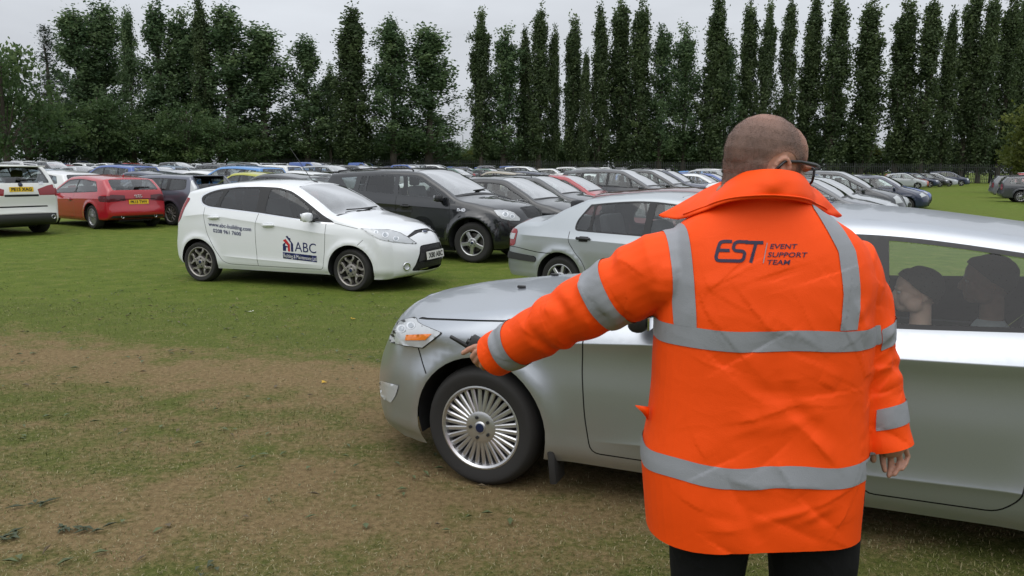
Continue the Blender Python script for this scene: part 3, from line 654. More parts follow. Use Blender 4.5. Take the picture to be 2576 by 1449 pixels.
        for r in regs_wrap:
            P = np.array(r['poly'], float)
            U = np.interp(P[:, 0], s.T, s.arc); Pp = np.stack([U, P[:, 1] * K], 1)
            if r.get('round'): Pp = smoothpoly(Pp, 3)
            if r.get('mirror'):
                for sg in (1, -1): rg.append(dict(r, poly=Pp * (1, sg), part=r['part'] + ('#%d' % sg if r['part'] != 'body' else '')))
            else: rg.append(dict(r, poly=Pp))
        uv, T = cdt([[(0, -K), (L, -K), (L, K), (0, K)]] + [r['poly'] for r in rg], G, 1.0)
        cc = uv[T].mean(1); T = T[(np.abs(cc[:, 1]) < K) & (cc[:, 0] > 0) & (cc[:, 0] < L)]
        s.regions(uv, T, rg, lambda p, o: s.wrap(p[:, 0], np.clip(p[:, 1] / K, -1, 1), o))
    def decal(s, name, c0, d, poly, parent, mats, off=.004, ds=.03, mirror=False, rnd=0, dome=0.0):
        """a patch laid on the shell: poly is drawn on a plane through c0 facing -d and pressed on along d"""
        if not hasattr(s, 'bvh'):
            Vs, Ts, b = [], [], 0
            for key in s.parts:
                for (V, N, T, mt) in s.parts[key]: Vs.append(V); Ts.append(T + b); b += len(V)
            s.bvh = BVHTree.FromPolygons(np.vstack(Vs).tolist(), np.vstack(Ts).tolist())
        d = Vector(d).normalized(); x = d.cross(Vector((0, 0, 1))).normalized(); y = x.cross(d)
        c0 = Vector((s.ctr - c0[0], c0[1], c0[2])); P = smoothpoly(poly, rnd) if rnd else np.array(poly, float)
        lo, hi = P.min(0), P.max(0); Gd = np.array([(u, v) for u in np.arange(lo[0], hi[0], ds) for v in np.arange(lo[1], hi[1], ds)] or [P.mean(0)])
        uv, T = cdt([P], Gd[pip(Gd, P)] if len(Gd) else [], ds * .7); T = T[pip(uv[T].mean(1), P)]
        V = []; last = None
        Q = densify(P, .01); hit = []
        for (u, v) in uv:
            h = s.bvh.ray_cast(c0 + x * u + y * v - d * 1.5, d); hit.append(h[3] if h[0] is not None else np.nan)
        hit = np.array(hit); med = np.nanmedian(hit); bad = np.isnan(hit) | (np.abs(hit - med) > .60); T = T[~bad[T].any(1)]; T = largest_piece(T, len(uv)); hit = np.where(bad, med, hit); E_ = np.vstack([T[:, :2], T[:, 1:], T[:, ::2]])
        sm = np.zeros(len(hit)); ct = np.zeros(len(hit))
        for a_, b_ in ((0, 1), (1, 0)): np.add.at(sm, E_[:, a_], hit[E_[:, b_]]); np.add.at(ct, E_[:, a_], 1)
        av = sm / np.maximum(ct, 1); hit = np.where(hit - av > .0035, av, hit)      # bridge the shut lines
        for (u, v), hd_ in zip(uv, hit):
            p = c0 + x * u + y * v + d * (hd_ - 1.5 - off)
            if dome: p = p - d * dome * min(1, np.min(np.hypot(*(Q - (u, v)).T)) / .05)
            V.append(p)
        for (u, v) in uv[:0]:
            o = c0 + x * u + y * v - d * 1.5; h = s.bvh.ray_cast(o, d)
            if h[0] is None: p = o + d * (last or 1.5)
            else:
                n = h[1] if h[1].dot(d) < 0 else -h[1]; last = h[3]
                p = h[0] - d * off
                if dome: p = p - d * dome * min(1, np.min(np.hypot(*(Q - (u, v)).T)) / .05)
            V.append(p)
        us, inv = np.unique(T, return_inverse=True); V = [V[i] for i in us]; T = inv.reshape(-1, 3).astype(np.int32); out = []
        for sg in ((1, -1) if mirror else (1,)):
            W = [(p.x, p.y * sg, p.z) for p in V]; F = T.copy()
            g = np.cross(np.array(W)[F[:, 1]] - np.array(W)[F[:, 0]], np.array(W)[F[:, 2]] - np.array(W)[F[:, 0]])
            dd = np.array((d.x, d.y * sg, d.z)); fl = g @ dd > 0; F[fl] = F[fl][:, ::-1]
            out.append(obj(name, mesh_np(name, W, F), parent, mats))
        return out
    def ctrl(s, t):                                   # arc position of a control point
        return float(np.interp(t, s.T, s.arc))
    def pside(s, a, z, sg, off=0.0):
        V, N = s.side(np.array([a]), np.array([z]), sg, off); return Vector(V[0]), Vector(N[0])
    def pwrap(s, t, q, off=0.0):
        V, N = s.wrap(np.array([s.ctrl(t)]), np.array([float(q)]), off); return Vector(V[0]), Vector(N[0])
    def mesh(s, key, mats):
        Vs, Ns, Ts, M, b = [], [], [], [], 0
        for (V, N, T, mt) in s.parts[key]:
            Vs.append(V); Ns.append(N); Ts.append(T + b); b += len(V)
            M += [mats.index(mt) if mt in mats else 0] * len(T)
        return np.vstack(Vs), np.vstack(Ns), np.vstack(Ts), M
def frame(P, N):
    """axes (along the car, up, out) on a surface point"""
    n = N.normalized(); x = Vector((0, 0, 1)).cross(n); x.normalize(); y = n.cross(x)
    return Matrix((x, y, n)).transposed()
# ---- wheels: axle along +y (outer face), centred on the hub
def spoke_poly(mb, poly, d0, d1, bev, mi):
    """radial spoke outline (r, t) -> extruded slab with a bevelled face"""
    n = len(poly); c = np.mean(poly, axis=0); V = [(p[0], d0, p[1]) for p in poly] + [(p[0] + (c[0] - p[0]) * 0, d1 - bev, p[1]) for p in poly]
    ins = [(p[0], p[1] * (1 - .0) - math.copysign(min(bev, abs(p[1]) * .6), p[1])) for p in poly]
    V += [(p[0], d1, p[1]) for p in ins]
    F = []
    for k in range(2):
        for i in range(n): j = (i + 1) % n; F.append((k * n + i, k * n + j, (k + 1) * n + j, (k + 1) * n + i))
    F.append(tuple(2 * n + i for i in range(n)))
    return V, F
def wheel_meshes(Rw, Rr, wd, style, near=True):
    n = 56 if near else 16; h = wd / 2
    t = MB(); t.lathe([(Rr - .005, -h + .01), (Rr + .01, -h), (Rr + (Rw - Rr) * .6, -h - .004), (Rw - .012, -h + .022), (Rw, -h + .05), (Rw, 0), (Rw, h - .05), (Rw - .012, h - .022),
        (Rr + (Rw - Rr) * .72, h + .002), (Rr + (Rw - Rr) * .6, h + .006), (Rr + (Rw - Rr) * .45, h + .004), (Rr + .012, h - .002), (Rr - .002, h - .008)], n)
    tm = t.mesh('tyre')
    m = MB(); f = h - .02                                   # rim: lip, barrel, spokes, nuts, cap
    m.lathe([(Rr + .002, h - .004), (Rr - .006, h - .002), (Rr - .016, h - .012), (Rr - .022, h - .05), (Rr - .03, -h + .03)], n, mi=0)
    m.lathe([(Rr - .03, -h * .2), (.02, -h * .2)], n, mi=1)
    if near: m.lathe([(Rr * .72, -h * .1), (Rr * .70, -h * .1 + .006), (.06, -h * .1 + .006)], n, mi=2)
    k, kind = style; ri = Rr - .012
    for i in range(k):
        A = 2 * PI * (i + .25) / k; ca, sa = math.cos(A), math.sin(A); polys = []
        if kind == 'thin': polys = [[(.07, -.011), (ri, -.0125), (ri, .0125), (.07, .011)]]
        elif kind == 'wide': polys = [[(.05, -.036), (ri * .6, -.03), (ri, -.036), (ri, .036), (ri * .6, .03), (.05, .036)]]
        elif kind == 'med': polys = [[(.05, -.02), (ri, -.022), (ri, .022), (.05, .02)]]
        elif kind == 'pair': polys = [[(.05, -.026), (ri, -.05), (ri, -.028), (.05, -.004)], [(.05, .004), (ri, .028), (ri, .05), (.05, .026)]]
        elif kind == 'loop':
            polys = [[(.05, -.026), (ri * .60, -.024), (ri * .60, .024), (.05, .026)], [(ri * .52, -.024), (ri * .72, -.075), (ri, -.085), (ri, -.055), (ri * .76, -.048), (ri * .62, .002)],
                     [(ri * .62, -.002), (ri * .76, .048), (ri, .055), (ri, .085), (ri * .72, .075), (ri * .52, .024)]]
        for P in polys:
            V, F = spoke_poly(m, P, f - .05, f, .006, 0)
            cz = [v[2] for v in V]
            if kind in ('pair', 'loop') and abs(np.mean(cz)) > .005:
                V = [(p[0], f - .05, p[1]) for p in P] + [(p[0], f - .004, p[1]) for p in P] + [(q[0], f, q[1]) for q in (np.array(P) + (np.mean(P, axis=0) - np.array(P)) * .12)]
            W_ = [(x * ca - z * sa, y - .012 * (x / Rr) ** 2 + .008, x * sa + z * ca) for x, y, z in V]
            m.add(W_, F, 0)
    m.lathe([(.088, f - .04), (.085, f + .006), (.07, f + .012), (.034, f + .012), (.030, f + .016), (.024, f + .018), (.0, f + .020)], max(16, n // 2), mis=[0, 0, 0, 0, 0, 3])
    if near:
        for i in range(5):
            A = 2 * PI * (i + .25) / 5 + .3; c = (.056 * math.cos(A), f + .012, .056 * math.sin(A))
            m.lathe([(.0125, -.004), (.0125, .0015)], 10, c=c, mi=2); m.lathe([(.0085, -.004), (.0085, .006), (0, .007)], 8, c=c, mi=1)
    rm = m.mesh('rim'); sharp(rm, 35)
    return tm, rm
def plate_part(car, name, P, N, text, yellow, parent, up=None, w=.52, h=.111):
    """number plate with raised-edge board and black lettering"""
    n = N.normalized(); x = Vector((0, 0, 1)).cross(n).normalized(); y = n.cross(x)
    M = Matrix((x, y, n)).transposed()
    b = MB(); b.box(P + n * .008, (w, h, .012), 0, rot=M)
    o = b.build(name, [mat('plate_yellow', (.85, .55, .02), .35) if yellow else mat('plate_white', (.75, .75, .72), .35)], parent, smooth=False)
    if text:
        V, T = text_mesh(text, .098, .0035, align='CENTER', width=w * .86); V[:, 1] -= (V[:, 1].max() + V[:, 1].min()) / 2; V[:, 0] -= (V[:, 0].max() + V[:, 0].min()) / 2
        W_ = [P + n * .0155 + x * v[0] + y * v[1] for v in V]
        obj('plate_lettering', mesh_np('plate_lettering', [tuple(p) for p in W_], T, smooth=False), o, [mat('plate_black', (.01, .01, .012), .5)])
    return o
def decal_side(car, V, T, a, z, sg, off=.0035, slope=0.0):
    """wrap flat lettering (x right as read, y up) on the side panel; (a, z) is its lower left as read"""
    dirn = -1.0 if sg < 0 else 1.0                # on the right flank text runs towards the nose
    aa = a + dirn * V[:, 0]; zz = z + V[:, 1] + slope * V[:, 0]
    P, N = car.side(aa, zz, sg, off); return P, T
def shared_mats():
    return dict(gap=mat('panel_gap', (.012, .012, .012), .8), trim=mat('black_trim', (.018, .018, .019), .45), tyre=mat('tyre_rubber', (.022, .021, .020), .85, bump=(60, .3, .002)),
        glass=glass('car_glass', (.86, .91, .90), 1.25), clear=glass('car_glass_clear', (.86, .92, .91), .62), screen=glass('car_windscreen', (.72, .78, .77), 3.2), privacy=glass('car_glass_dark', (.45, .49, .50), 1.25), alloy=mat('alloy', (.55, .55, .56), .32, .85), dirty=mat('alloy_dusty', (.34, .32, .30), .45, .7), dark=mat('wheel_dark', (.015, .015, .015), .8), disc=mat('brake_disc', (.16, .15, .14), .4, .8),
        badge=mat('badge_blue', (.012, .020, .060), .25), chrome=mat('chrome', (.75, .76, .78), .08, 1.0), red=mat('lamp_red', (.26, .006, .010), .15, coat=.7, bump=(70, .25, .004)), white=mat('lamp_clear', (.50, .52, .54), .25, .12, coat=.8, bump=(26, .25, .006)),
        amber=mat('lamp_amber', (.85, .22, .02), .15, coat=1.0), lampdark=mat('lamp_smoked', (.085, .006, .010), .15, coat=.7), cabin=mat('cabin_trim', (.022, .023, .025), .8), seat=mat('seat_cloth', (.035, .036, .04), .9, bump=(90, .3, .002)), grille=mat('grille_mesh', (.012, .012, .013), .5, bump=(55, .9, .02)),
        plastic=mat('grey_plastic', (.035, .035, .037), .55), farglass=mat('far_glass', (.020, .026, .028), .06, spec=.75))
M_ = shared_mats()
def paint(name, col, metal=0.0, rough=.32):
    return mat('paint_' + name, col, rough, metal, .5, coat=1.0, back=(.03, .03, .032))
def cabin(car, parent, light=False, nseat=2):
    """floor, door cards, dashboard, seats and steering wheel"""
    sp = car.sp; c = car.ctr; a0 = sp['cowl']; zb = float(car.belt(sp['wb'] * .5)); a1 = sp['tail']; w = sp['W'] - .10
    m = MB(); m.box((c - (a0 + a1) / 2, 0, .30), (a1 - a0 + .3, 2 * w - .10, .10))
    m.box((c - (a0 + .08), 0, zb - .10), (.42, 2 * w - .12, .16), bev=.05); m.box((c - a0 + .14, 0, .62), (.1, 2 * w - .1, .6))
    m.box((c - (sp['wb'] * .5), 0, .22), (sp['wb'] - 2 * car.Ra - .1, 2 * w - .2, .10))
    m.box((c - sp['wb'] / 2, 0, .25), (a1 - a0 + 1.2, .9, .10))
    for sg in (1, -1): m.box((c - sp['wb'] * .5, sg * (w - .06), .60), (sp['wb'] - 2 * car.Ra - .12, .05, zb - .22 - .38))
    m.box((c - (a1 + .05), 0, zb - .22), (.5, 2 * w - .25, .06))
    for ac in (0, sp['wb']):                        # wheel housings
        for sg in (1, -1):
            n = 18; V = []; F = []
            for i in range(n + 1):
                t = -.25 + (PI + .5) * i / n; r = car.Ra + .012; x, z = c - ac + r * math.cos(t), car.Rw + r * math.sin(t)
                yo = float(car.f0(np.array([ac - r * math.cos(t)]), np.array([max(z, .2)]))[0]) - .035
                V += [(x, sg * yo, z), (x, sg * .48, z)]
            for i in range(n): F.append((2 * i, 2 * i + 1, 2 * i + 3, 2 * i + 2))
            k = len(V); V += [(c - ac, sg * .48, car.Rw)]; F += [(2 * i + 1, k, 2 * i + 3) for i in range(n)]
            m.add(V, F)
    cab = m.build('cabin', [M_['cabin']], parent, smooth=False)
    s = MB(); xs = a0 + .98; rows = [(xs, (.38, -.38)), (sp['wb'] * .93 if sp['wb'] > 2.3 else xs + .8, (.40, -.40))]
    for (a, ys) in rows:
        for y in ys:
            b = MB(); x = c - a; hz = zb - .42
            b.box((x + .2, y, hz), (.5, .50, .18), bev=.06); b.box((x - .08, y, hz + .32), (.16, .48, .62), bev=.07, rot=Matrix.Rotation(-.25, 3, 'Y'))
            b.box((x - .19, y, hz + .72), (.10, .26, .20), bev=.045)
            b.build('seat', [M_['seat']], cab)
    st = MB(); y = -.38; x = c - a0 - .42; pts = [(x + .18 * math.sin(.45) * math.sin(t), y + .18 * math.cos(t), zb - .02 + .18 * math.cos(.45) * math.sin(t)) for t in np.linspace(0, 2 * PI, 21)]
    st.tube(pts, .014, 6, cap=False); st.ell((x, y, zb - .02), (.05, .06, .05)); st.build('steering_wheel', [M_['cabin']], cab)
    return cab
def add_wheels(car, parent, style, rim='alloy', steer=0.0, near=True, rad=None):
    sp = car.sp; Rr = sp.get('Rr', .215); wd = sp.get('tw', .20)
    tm, rm = wheel_meshes(car.Rw, Rr, wd, style, near)
    for (ac, st) in ((0, steer), (sp['wb'], 0)):
        for sg in (1, -1):
            y = float(car.plan(ac)) + sp.get('track', -.02) - wd / 2
            w = obj('wheel', tm, parent, M_['tyre']); w.location = (car.ctr - ac, sg * y, car.Rw - .008)
            ra = obj('rim', rm, w, [M_[rim], M_['dark'], M_['disc'], M_['badge']])
            w.rotation_euler = (0, random.uniform(0, 1.2), (0 if sg > 0 else PI) + st)
PARTNAME = {}
def shell_objects(car, parent, matmap, names):
    """one object per part; key 'door2#1' -> the name in names['door2'] or the key itself"""
    out = {}
    for key in car.parts:
        base = key.split('#')[0]; nm = names.get(base, base)
        used = []
        for p in car.parts[key]:
            if p[3] not in used: used.append(p[3])
        V, N, T, M = car.mesh(key, used)
        out[key] = obj(nm, mesh_np(nm, V, T, N, M), parent, [matmap.get(u) or M_[u] for u in used])
    return out
def mirror_part(car, parent, a, z, sg, pm, yo=.10, L=.10, w=.19, h=.13, stalk=True):
    p, n = car.pside(a, z, sg, 0); m = MB(); c = Vector((p.x + .02, p.y + sg * (yo + .03), p.z + .055))
    m.box(c, (L, w, h), 0, bev=.048); m.box(c + Vector((-L / 2 - .002, 0, 0)), (.012, w * .78, h * .72), 2, bev=.005)
    m.tube([p - n * .03, p + n * .05 + Vector((0, 0, .01)), c + Vector((0, -sg * w * .25, -h * .35))], [.030, .024, .028], 8, 1)
    return m.build('mirror', [pm, M_['trim'], M_['chrome']], parent)
def handle_part(car, parent, a, z, sg, m, L=.20, h=.035, slope=0.0, m2=None):
    p, n = car.pside(a, z, sg, 0); x = Vector((1, 0, slope)).normalized(); b = MB()
    Mx = Matrix((x, n.cross(x) * 1, n)).transposed()
    b.box(p + n * .018, (L, h, .030), 0, rot=Mx, bev=.013); b.box(p + n * .001, (L * .62, h * 2.0, .006), 1, rot=Mx, bev=.003)
    return b.build('handle', [m, m2 or M_['gap']], parent)

def lamps(car, parent, c0, d, poly, bulbs, extra=()):
    """headlamps on both sides: dark-edged housing, clear lens and round reflectors pressed on the shell"""
    P = np.array(poly); C = P.mean(0)
    car.decal('headlight', c0, d, poly, parent, [M_['white']], .009, .02, mirror=True, dome=.003)
    hs = [o for o in parent.children if o.name.split('.')[0] == 'headlight'][-2:]
    out = car.decal('lamp_surround', c0, d, [tuple(C + (p - C) * (1.05 if p[0] > C[0] - .05 else 1.0)) for p in P], None, [M_['trim']], .005, .02, mirror=True)
    for o, h in zip(out, hs): o.parent = h
    for (u, v, r) in bulbs:
        for k, (rr, mm, of) in enumerate(((r, 'chrome', .014), (r * .62, 'lens', .017))):
            out = car.decal('reflector' if k == 0 else 'bulb_lens', c0, d, [(u + rr * math.cos(t), v + rr * math.sin(t) * .9) for t in np.linspace(0, 2 * PI, 17)[:-1]], None, [mat('lamp_reflector', (.70, .72, .75), .30, .35) if k == 0 else mat('lamp_lens', (.36, .39, .42), .08, .3, coat=1.0)], of, .02, mirror=True)
            for o, h in zip(out, hs): o.parent = h
    for (pl, mm, of) in extra:
        out = car.decal('indicator', c0, d, pl, None, [M_[mm]], of, .015, mirror=True)
        for o, h in zip(out, hs): o.parent = h
# ------------------------------------------------------------------ white hatchback with lettering
def W_(poly, part, m, **k): return dict(poly=poly, part=part, mat=m, **k)
def S_(P, part, m, it=2, **k): return dict(poly=smoothpoly(P, it), part=part, mat=m, **k)
def G_(P, hw=.0032, r=.05): return dict(poly=ribbon(roundpath(P, r), hw), part='body', mat='gap', off=-.004)
FI = dict(wb=2.489, R=.292, Ra=.335, zs=.21, W=.80, cowl=.35, tail=2.55, Rr=.215, tw=.19,
    sil=[(-.46, .17, .22, .05), (-.54, .19, .25, .08), (-.57, .30, .27, .14), (-.57, .45, .28, .18), (-.56, .57, .26, .18), (-.53, .67, .20, .16), (-.45, .765, .13, .12), (-.30, .855, .06, .08), (-.05, .925, .045, .07), (.22, .985, .04, .06),
         (.33, 1.02, .05, .05), (.50, 1.13, .08, .05), (.72, 1.255, .08, .055), (.95, 1.36, .055, .06), (1.15, 1.405, .045, .07), (1.5, 1.43, .04, .075), (1.9, 1.42, .04, .075), (2.3, 1.375, .04, .07), (2.60, 1.315, .04, .06), (2.72, 1.285, .04, .04, 'c'),
         (2.76, 1.20, .06, .05), (2.87, 1.00, .07, .07), (2.93, .86, .08, .08), (2.97, .68, .09, .09), (3.00, .55, .10, .09), (3.00, .42, .10, .08), (2.95, .30, .10, .06), (2.86, .25, .1, .03)],
    plan=[(-.8, .60), (-.65, .69), (-.45, .775), (-.2, .82), (.1, .843), (.6, .855), (1.4, .861), (2.1, .858), (2.5, .845), (2.75, .81), (2.95, .755), (3.1, .68)],
    sec=[(-.3, -.09), (0, -.055), (.08, -.022), (.25, -.008), (.5, 0), (.72, -.004), (.88, -.022), (1.0, -.052)], belt=[(-.8, .85), (0, .89), (.4, .925), (1.47, 1.015), (2.3, 1.085), (3, 1.14)], tum=.34, flare=.018,
    crease=[([(-.2, .72), (.4, .765), (1.47, .885), (2.36, .975), (2.8, .93)], .014, .05, .12, .1, 2.9), ([(.3, .33), (2.2, .40)], .012, .04, .05, .35, 2.15)])
def make_fiesta():
    c = Car(FI, .055); pm = paint('white', (.78, .80, .82), 0, .28)
    dlo = [(.235, .915), (.39, .915), (.85, .955), (1.47, 1.02), (2.30, 1.085), (2.43, 1.13), (2.46, 1.22), (2.33, 1.285), (2.18, 1.325), (1.86, 1.365), (1.51, 1.375), (1.20, 1.365), (.99, 1.32), (.80, 1.225), (.62, 1.12), (.44, 1.01)]
    side = [S_([(.215, .895), (.39, .897), (.85, .94), (1.47, 1.004), (2.31, 1.068), (2.45, 1.115), (2.48, 1.24), (2.34, 1.30), (2.18, 1.34), (1.86, 1.38), (1.51, 1.39), (1.20, 1.38), (.98, 1.335), (.78, 1.24), (.6, 1.135), (.42, 1.02)], 'body', 'chrome', 2),
        S_(dlo, 'body', 'trim'),
        W_([(.37, .91), (.37, .72), (.385, .50), (.42, .28), (1.46, .285), (1.475, .58), (1.48, .84), (1.455, 1.005), (.85, .94), (.39, .897)], 'door1', 'paint'),
        W_([(1.485, .84), (1.48, .58), (1.467, .285), (1.95, .29), (2.05, .315), (2.18, .49), (2.31, .70), (2.365, .93), (2.36, 1.07), (1.47, 1.004)], 'door2', 'paint'),
        G_([(.37, .90), (.37, .72), (.385, .50), (.42, .28), (.9, .28), (1.46, .28), (1.95, .285), (2.06, .315), (2.18, .49), (2.31, .70), (2.365, .93), (2.36, 1.07)]), G_([(1.445, 1.01), (1.485, .84), (1.48, .58), (1.463, .285)]),
        S_([(.90, .985), (1.36, 1.025), (1.33, 1.345), (1.20, 1.34), (1.00, 1.29), (.84, 1.205), (.70, 1.12), (.66, 1.07), (.66, .975)], 'side_window1', 'glass', off=-.004),
        S_([(.58, .95), (.62, .96), (.62, 1.08), (.58, 1.055), (.45, .96)], 'quarter_window', 'glass', off=-.004),
        S_([(1.50, 1.035), (2.12, 1.085), (2.02, 1.325), (1.86, 1.345), (1.50, 1.355)], 'side_window2', 'privacy', off=-.004),
        S_([(2.18, 1.09), (2.32, 1.105), (2.40, 1.14), (2.40, 1.21), (2.30, 1.27), (2.09, 1.315)], 'quarter_window2', 'privacy', off=-.004),
        S_([(2.65, 1.20), (2.85, 1.20), (3.1, .84), (3.0, .80), (2.88, .83), (2.80, .92), (2.74, 1.06)], 'tail_light', 'red', off=.004),
        G_([(-.19, .70), (-.12, .63)], .003), G_([(.28, .915), (0, .862), (-.1, .845)], .003)]
    w = [W_([(9.6, -.93), (9.6, .93), (13.1, .93), (13.1, -.93)], 'windscreen', 'screen', off=-.003, round=1), W_([(19.4, -.90), (19.4, .90), (20.9, .86), (20.9, -.86)], 'rear_window', 'privacy', off=-.003, round=1),
        W_([(9.35, -.97), (9.35, .97), (9.62, .97), (9.62, -.97)], 'body', 'trim'),
        W_([(9.6, -.93), (9.6, .93), (13.1, .93), (13.1, -.93)], 'windscreen', 'screen', off=-.003, round=1),
        W_([(5.0, -.66), (5.32, -.30), (5.32, .30), (5.0, .66), (4.86, .62), (5.05, .28), (5.05, -.28), (4.86, -.62)], 'upper_grille', 'grille', off=-.006),
        W_([(1.75, -.70), (1.75, .70), (2.4, .62), (3.3, .52), (4.0, .47), (4.0, -.47), (3.3, -.52), (2.4, -.62)], 'lower_grille', 'grille', off=-.012, round=1),
        W_([(2.55, -.56), (2.55, .56), (3.35, .49), (3.35, -.49)], 'body', 'plastic', off=.004),
        W_([(1.0, -.6), (1.0, .6), (.2, .6), (.2, -.6)], 'body', 'trim'),
        W_([(20.3, -.9), (20.3, .9), (20.9, .86), (20.9, -.86)], 'rear_window', 'privacy', off=-.003)]
    c.build_shell(side, w)
    t = empty('hatchback_car')
    P = shell_objects(c, t, {'paint': pm}, dict(door1='door', door2='door', side_window1='side_window', side_window2='side_window', quarter_window2='quarter_window'))
    hl = [(-.326, .11), (-.16, .097), (.053, .087), (.19, .05), (.297, -.013), (.407, -.091), (.388, -.103), (.234, -.09), (.081, -.073), (-.071, -.041), (-.191, .021)]
    lamps(c, t, (-.45, -.68, .75), (-.481, .873, -.084), hl, [(-.12, .055, .030), (.0, .02, .045), (.14, -.03, .040)])
    add_wheels(c, t, (5, 'loop'), 'dirty', steer=-.06); cabin(c, t)
    for sg in (1, -1):
        handle_part(c, P['door1#%d' % sg], 1.26, .855, sg, pm, .19, slope=.05, m2=pm); handle_part(c, P['door2#%d' % sg], 2.18, .935, sg, pm, .19, slope=.05, m2=pm)
        mirror_part(c, P['door1#%d' % sg], .60, .93, sg, pm)
        q, n = c.pwrap(2.3, sg * .80); f = MB(); n2 = Vector((n.x, n.y, 0)).normalized(); Mx = frame(q, n2)
        f.lathe([(.05, 0), (.055, .012), (.045, .016), (.035, .004), (0, .006)], 20, axis='Z', mis=[0, 0, 0, 1]); f.v = [tuple(q + Mx @ Vector(v)) for v in f.v]
        f.build('fog_lamp', [M_['chrome'], M_['white']], t)
    q, n = c.pwrap(3.0, 0); plate_part(c, 'number_plate', q, Vector((n.x, 0, .12)), 'X80 ABC', False, t)
    q, n = c.pwrap(5.05, 0); b = MB(); Mx = frame(q, n); b.ell((0, 0, 0), (.075, .032, .012), 20, 0); b.ell((0, 0, .004), (.066, .025, .012), 20, 1)
    b.v = [tuple(q + Mx @ Vector(v)) for v in b.v]; b.build('badge', [M_['chrome'], M_['badge']], t)
    an = MB(); q, n = c.pwrap(13.4, 0); an.tube([q, q + Vector((-.10, 0, .03)), q + Vector((-.46, 0, .50))], [.012, .006, .003], 6); an.build('aerial', M_['trim'], t)
    wp = MB(); q0, n0 = c.pwrap(9.7, .35); q1, n1 = c.pwrap(9.95, -.55); wp.tube([q0 + n0 * .02, q1 + n1 * .02], .010, 6); q0, n0 = c.pwrap(9.7, -.15); q1, n1 = c.pwrap(10.1, .65)
    wp.tube([q0 + n0 * .02, q1 + n1 * .02], .010, 6); wp.build('wiper', M_['trim'], t)
    navy = mat('decal_navy', (.012, .018, .10), .4); rd = mat('decal_red', (.55, .02, .03), .4); wh = mat('decal_white', (.8, .8, .8), .4)
    def put(nm, s, a, z, size, m, sg=-1, bold=.0, width=None, slope=-.05, off=.003):
        V, T = text_mesh(s, size, bold, width=width); P_, T = decal_side(c, V, T, a, z, sg, off, slope); return obj(nm, mesh_np(nm, P_, T, smooth=False), P['door1#%d' % sg] if a < 1.4 else P['door2#%d' % sg], [m])
    put('web_lettering', 'www.abc-building.com', 2.275, .815, .078, navy, bold=.0012, width=.73, slope=-.075)
    put('phone_lettering', '0208 961 7600', 2.20, .728, .072, navy, bold=.0012, width=.48, slope=-.075)
    put('name_lettering', 'ABC', .845, .512, .19, navy, width=.335, slope=-.045)
    def quad(nm, P2, m, off=.0025):
        q = densify(P2, .03); uv, T = cdt([q], [], 1.0); T = T[pip(uv[T].mean(1), q)]; Vv, N = c.side(uv[:, 0], uv[:, 1], -1, off); return obj(nm, mesh_np(nm, Vv, T), P['door1#-1'], [m])
    quad('name_banner', [(1.04, .494), (.505, .462), (.505, .375), (1.04, .407)], navy)
    put('banner_lettering', 'Building & Maintenance Ltd', 1.03, .425, .072, wh, width=.515, slope=-.06, off=.0045)
    quad('house_logo', [(1.035, .51), (1.035, .60), (.985, .635), (1.0, .585), (.955, .575), (.955, .56), (.985, .56), (.985, .51)], navy)
    quad('house_logo', [(1.03, .655), (.985, .675), (.92, .60), (.92, .505), (.955, .507), (.955, .585)], rd)
    quad('house_logo', [(.985, .71), (.955, .72), (.935, .69), (.91, .69), (.91, .66), (.87, .61), (.87, .503), (.905, .505), (.905, .625)], navy)
    return t, c
# ------------------------------------------------------------------ general car maker
def lerp(p, q, t, dz=0.0): return (p[0] + (q[0] - p[0]) * t, p[1] + (q[1] - p[1]) * t + dz)
def gen_sil(g):
    f = -g['fo'] + g.get('nose', .24); hb = g['hb']; zs = g['zs']; cw, hd, pk, rr, rg = g['cowl'], g['head'], g['peak'], g['rr'], g['rg']
    e = g['wb'] + g['ro'] - g.get('rc', .10); k = g.get('nc', 1.0); fr = g.get('fz', (.32, .47, .58))
    P = [(f + .11, zs - .03, .20 * k, .05), (f + .03, zs + .0, .25 * k, .08), (f, fr[0], .27 * k, .14), (f + .0, fr[1], .27 * k, .17), (f + .02, fr[2], .24 * k, .17), (f + .06, hb - .09, .18 * k, .15), (f + g.get('lead', .17), hb, .11, .12)]
    P += [((f + .17 + cw[0]) / 2, g['hm'], .06, .08), (cw[0], cw[1], .05, .055)]
    b = g.get('wsb', .015); P += [lerp(cw, hd, .3, b) + (.075, .05), lerp(cw, hd, .68, b) + (.075, .05), (hd[0], hd[1], .055, .055), lerp(hd, pk, .45, .012) + (.045, .065), pk + (.04, .07), lerp(pk, rr, .6, g.get('rb', .012)) + (.04, .065), rr + (.04, .05, 'c')]
    if 'deck' in g:                                   # three-box tail
        dk = g['deck']; P += [lerp(rr, rg, .5, .01) + (.06, .05), rg + (.05, .06), lerp(rg, dk, .55, .006) + (.05, .07), dk + (.07, .07), (e - .01, dk[1] - .12, .08, .08), (e, .62, .09, .08), (e + .03, .50, .10, .09), (e + .02, .36, .10, .07), (e - .05, .27, .10, .03)]
    else:
        P += [lerp(rr, rg, .5, .01) + (.06, .05), rg + (.07, .07), (e - .02, rg[1] - .14, .08, .08), (e - .01, .66, .09, .09), (e + .0, .57, .10, .09), (e + .02, .48, .11, .10), (e + .01, .36, .11, .08), (e - .04, .29, .11, .05), (e - .14, .25, .1, .03)]
    return P
def clip_half(P, n, c):
    out = []
    for i in range(len(P)):
        a, b = P[i], P[(i + 1) % len(P)]; da, db = a @ n - c, b @ n - c
        if da >= 0: out.append(a)
        if (da >= 0) != (db >= 0): out.append(a + (b - a) * da / (da - db))
    return np.array(out).reshape(-1, 2)
